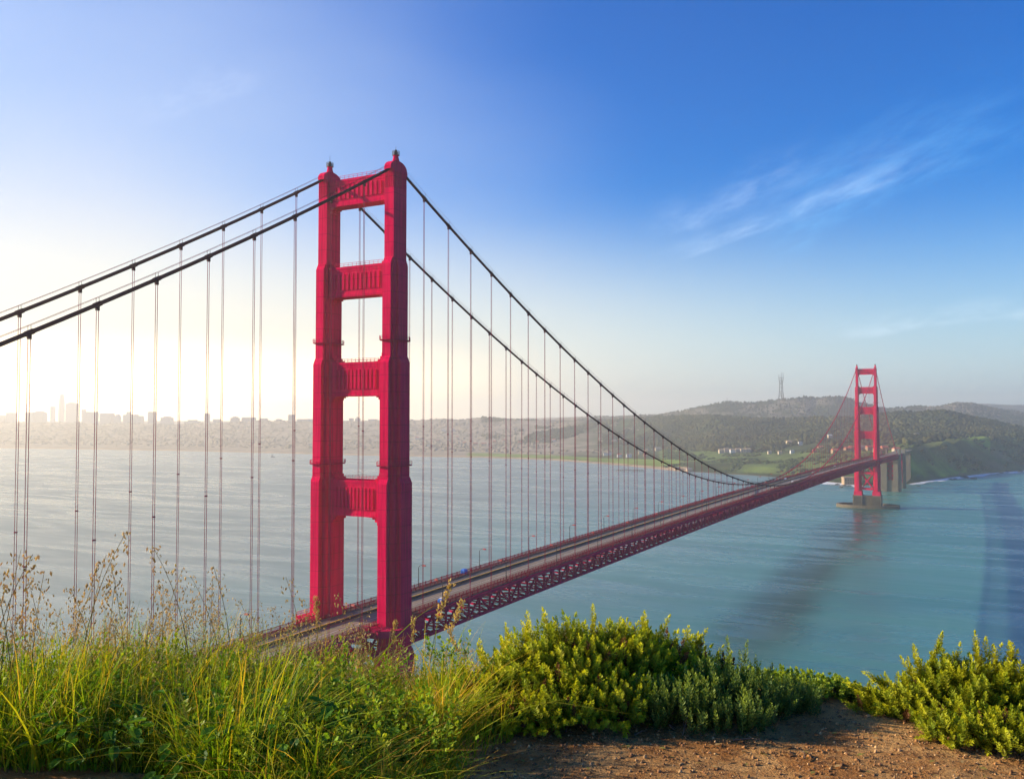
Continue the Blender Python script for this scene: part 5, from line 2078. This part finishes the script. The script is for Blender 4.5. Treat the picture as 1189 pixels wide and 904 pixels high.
ctr = CAM[None] + FWD[None] * s[:, None] + RGT[None] * r_[:, None]
ctr[:, 2] = z + sz * .2
vv = vv + ctr[:, None]
ff = f8[None] + (np.arange(n) * 6)[:, None, None]
cc = np.array([(.42, .21, .08), (.52, .32, .15), (.20, .10, .045), (.32, .16, .07)])[pr_.integers(0, 4, n)] * pr_.uniform(.7, 1.2, (n, 1))
M['pebble'] = vcol_mat('pebble', .9, .15, 40, .2)
tag(mesh_object('gravel', vv.reshape(-1, 3), ff.reshape(-1, 3), M['pebble'], col=np.repeat(cc, 6, 0)), 'loose crumbs of stone and earth on the soil', kind='stuff')
lr = np.random.default_rng(95)
n = 900
px = lr.uniform(520, 1230, n)
s = lr.uniform(3.6, 5.0, n)
r_ = (px - PW / 2) / FOC * s
p = CAM[None] + FWD[None] * s[:, None] + RGT[None] * r_[:, None]
p[:, 2] = near_ground(s, r_) + .006
a = lr.uniform(0, 6.28, n)
d = np.stack([np.cos(a), np.sin(a), lr.uniform(-.05, .2, n)], -1)
sd = np.stack([-np.sin(a), np.cos(a), np.zeros(n)], -1)
L = lr.uniform(.012, .05, n)[:, None]
W_ = np.where(lr.uniform(0, 1, (n, 1)) < .4, L * .28, .0012)
vv = np.stack([p, p + d * L * .5 + sd * W_ + [0, 0, .003], p + d * L, p + d * L * .5 - sd * W_ + [0, 0, .002]], 1)
cc = np.array([(.52, .38, .16), (.36, .22, .09), (.20, .11, .05), (.30, .28, .07)])[lr.integers(0, 4, n)]
tag(mesh_object('leaf_litter', vv.reshape(-1, 3), np.arange(4 * n).reshape(-1, 4), M['straw'], col=np.repeat(cc, 4, 0)), 'dry straw bits and small fallen leaves scattered on the soil', kind='stuff')
for k, (px, s, a, L, lab) in enumerate(((848, 4.45, .4, .16, 'thin bent twig on the shaded soil under the dark shrub'), (930, 4.2, 2.0, .10, 'short straight twig on the sunlit soil'), (735, 4.55, 1.2, .09, 'small twig near the middle shrub edge'))):
    r_ = (px - PW / 2) / FOC * s
    p = sr(s, r_, float(near_ground(s, r_)) + .012)
    d = np.array([math.cos(a), math.sin(a), 0])
    o = MB().tube([(0, 0, 0), tuple(d * L * .5 + np.array([.01, .005, .012])), tuple(d * L)], [.004, .003, .0015], 6).tube([tuple(d * L * .5 + np.array([.01, .005, .012])), tuple(d * L * .7 + np.array([.03, -.03, .02]))], [.0025, .001], 5).build('twig', M['wood'], loc=tuple(p))
    tag(o, lab, 'twig')
# ------------------------------------------------------------------ morning haze
hz = MB().box(-12500, 9500, -9500, 13500, -24, 440)
hm = bpy.data.materials.new('haze air')
hm.use_nodes = True
ht = NT(hm.node_tree)
pv = ht.n('ShaderNodeVolumePrincipled')
pv.inputs['Color'].default_value = (1.0, 0.96, 0.89, 1)
pv.inputs['Density'].default_value = 0.00013
pv.inputs['Anisotropy'].default_value = 0.56
ho = ht.n('ShaderNodeOutputMaterial')
ht.link(pv.outputs[0], ho.inputs['Volume'])
tag(hz.build('haze', hm), 'pale morning haze over the strait', kind='stuff')
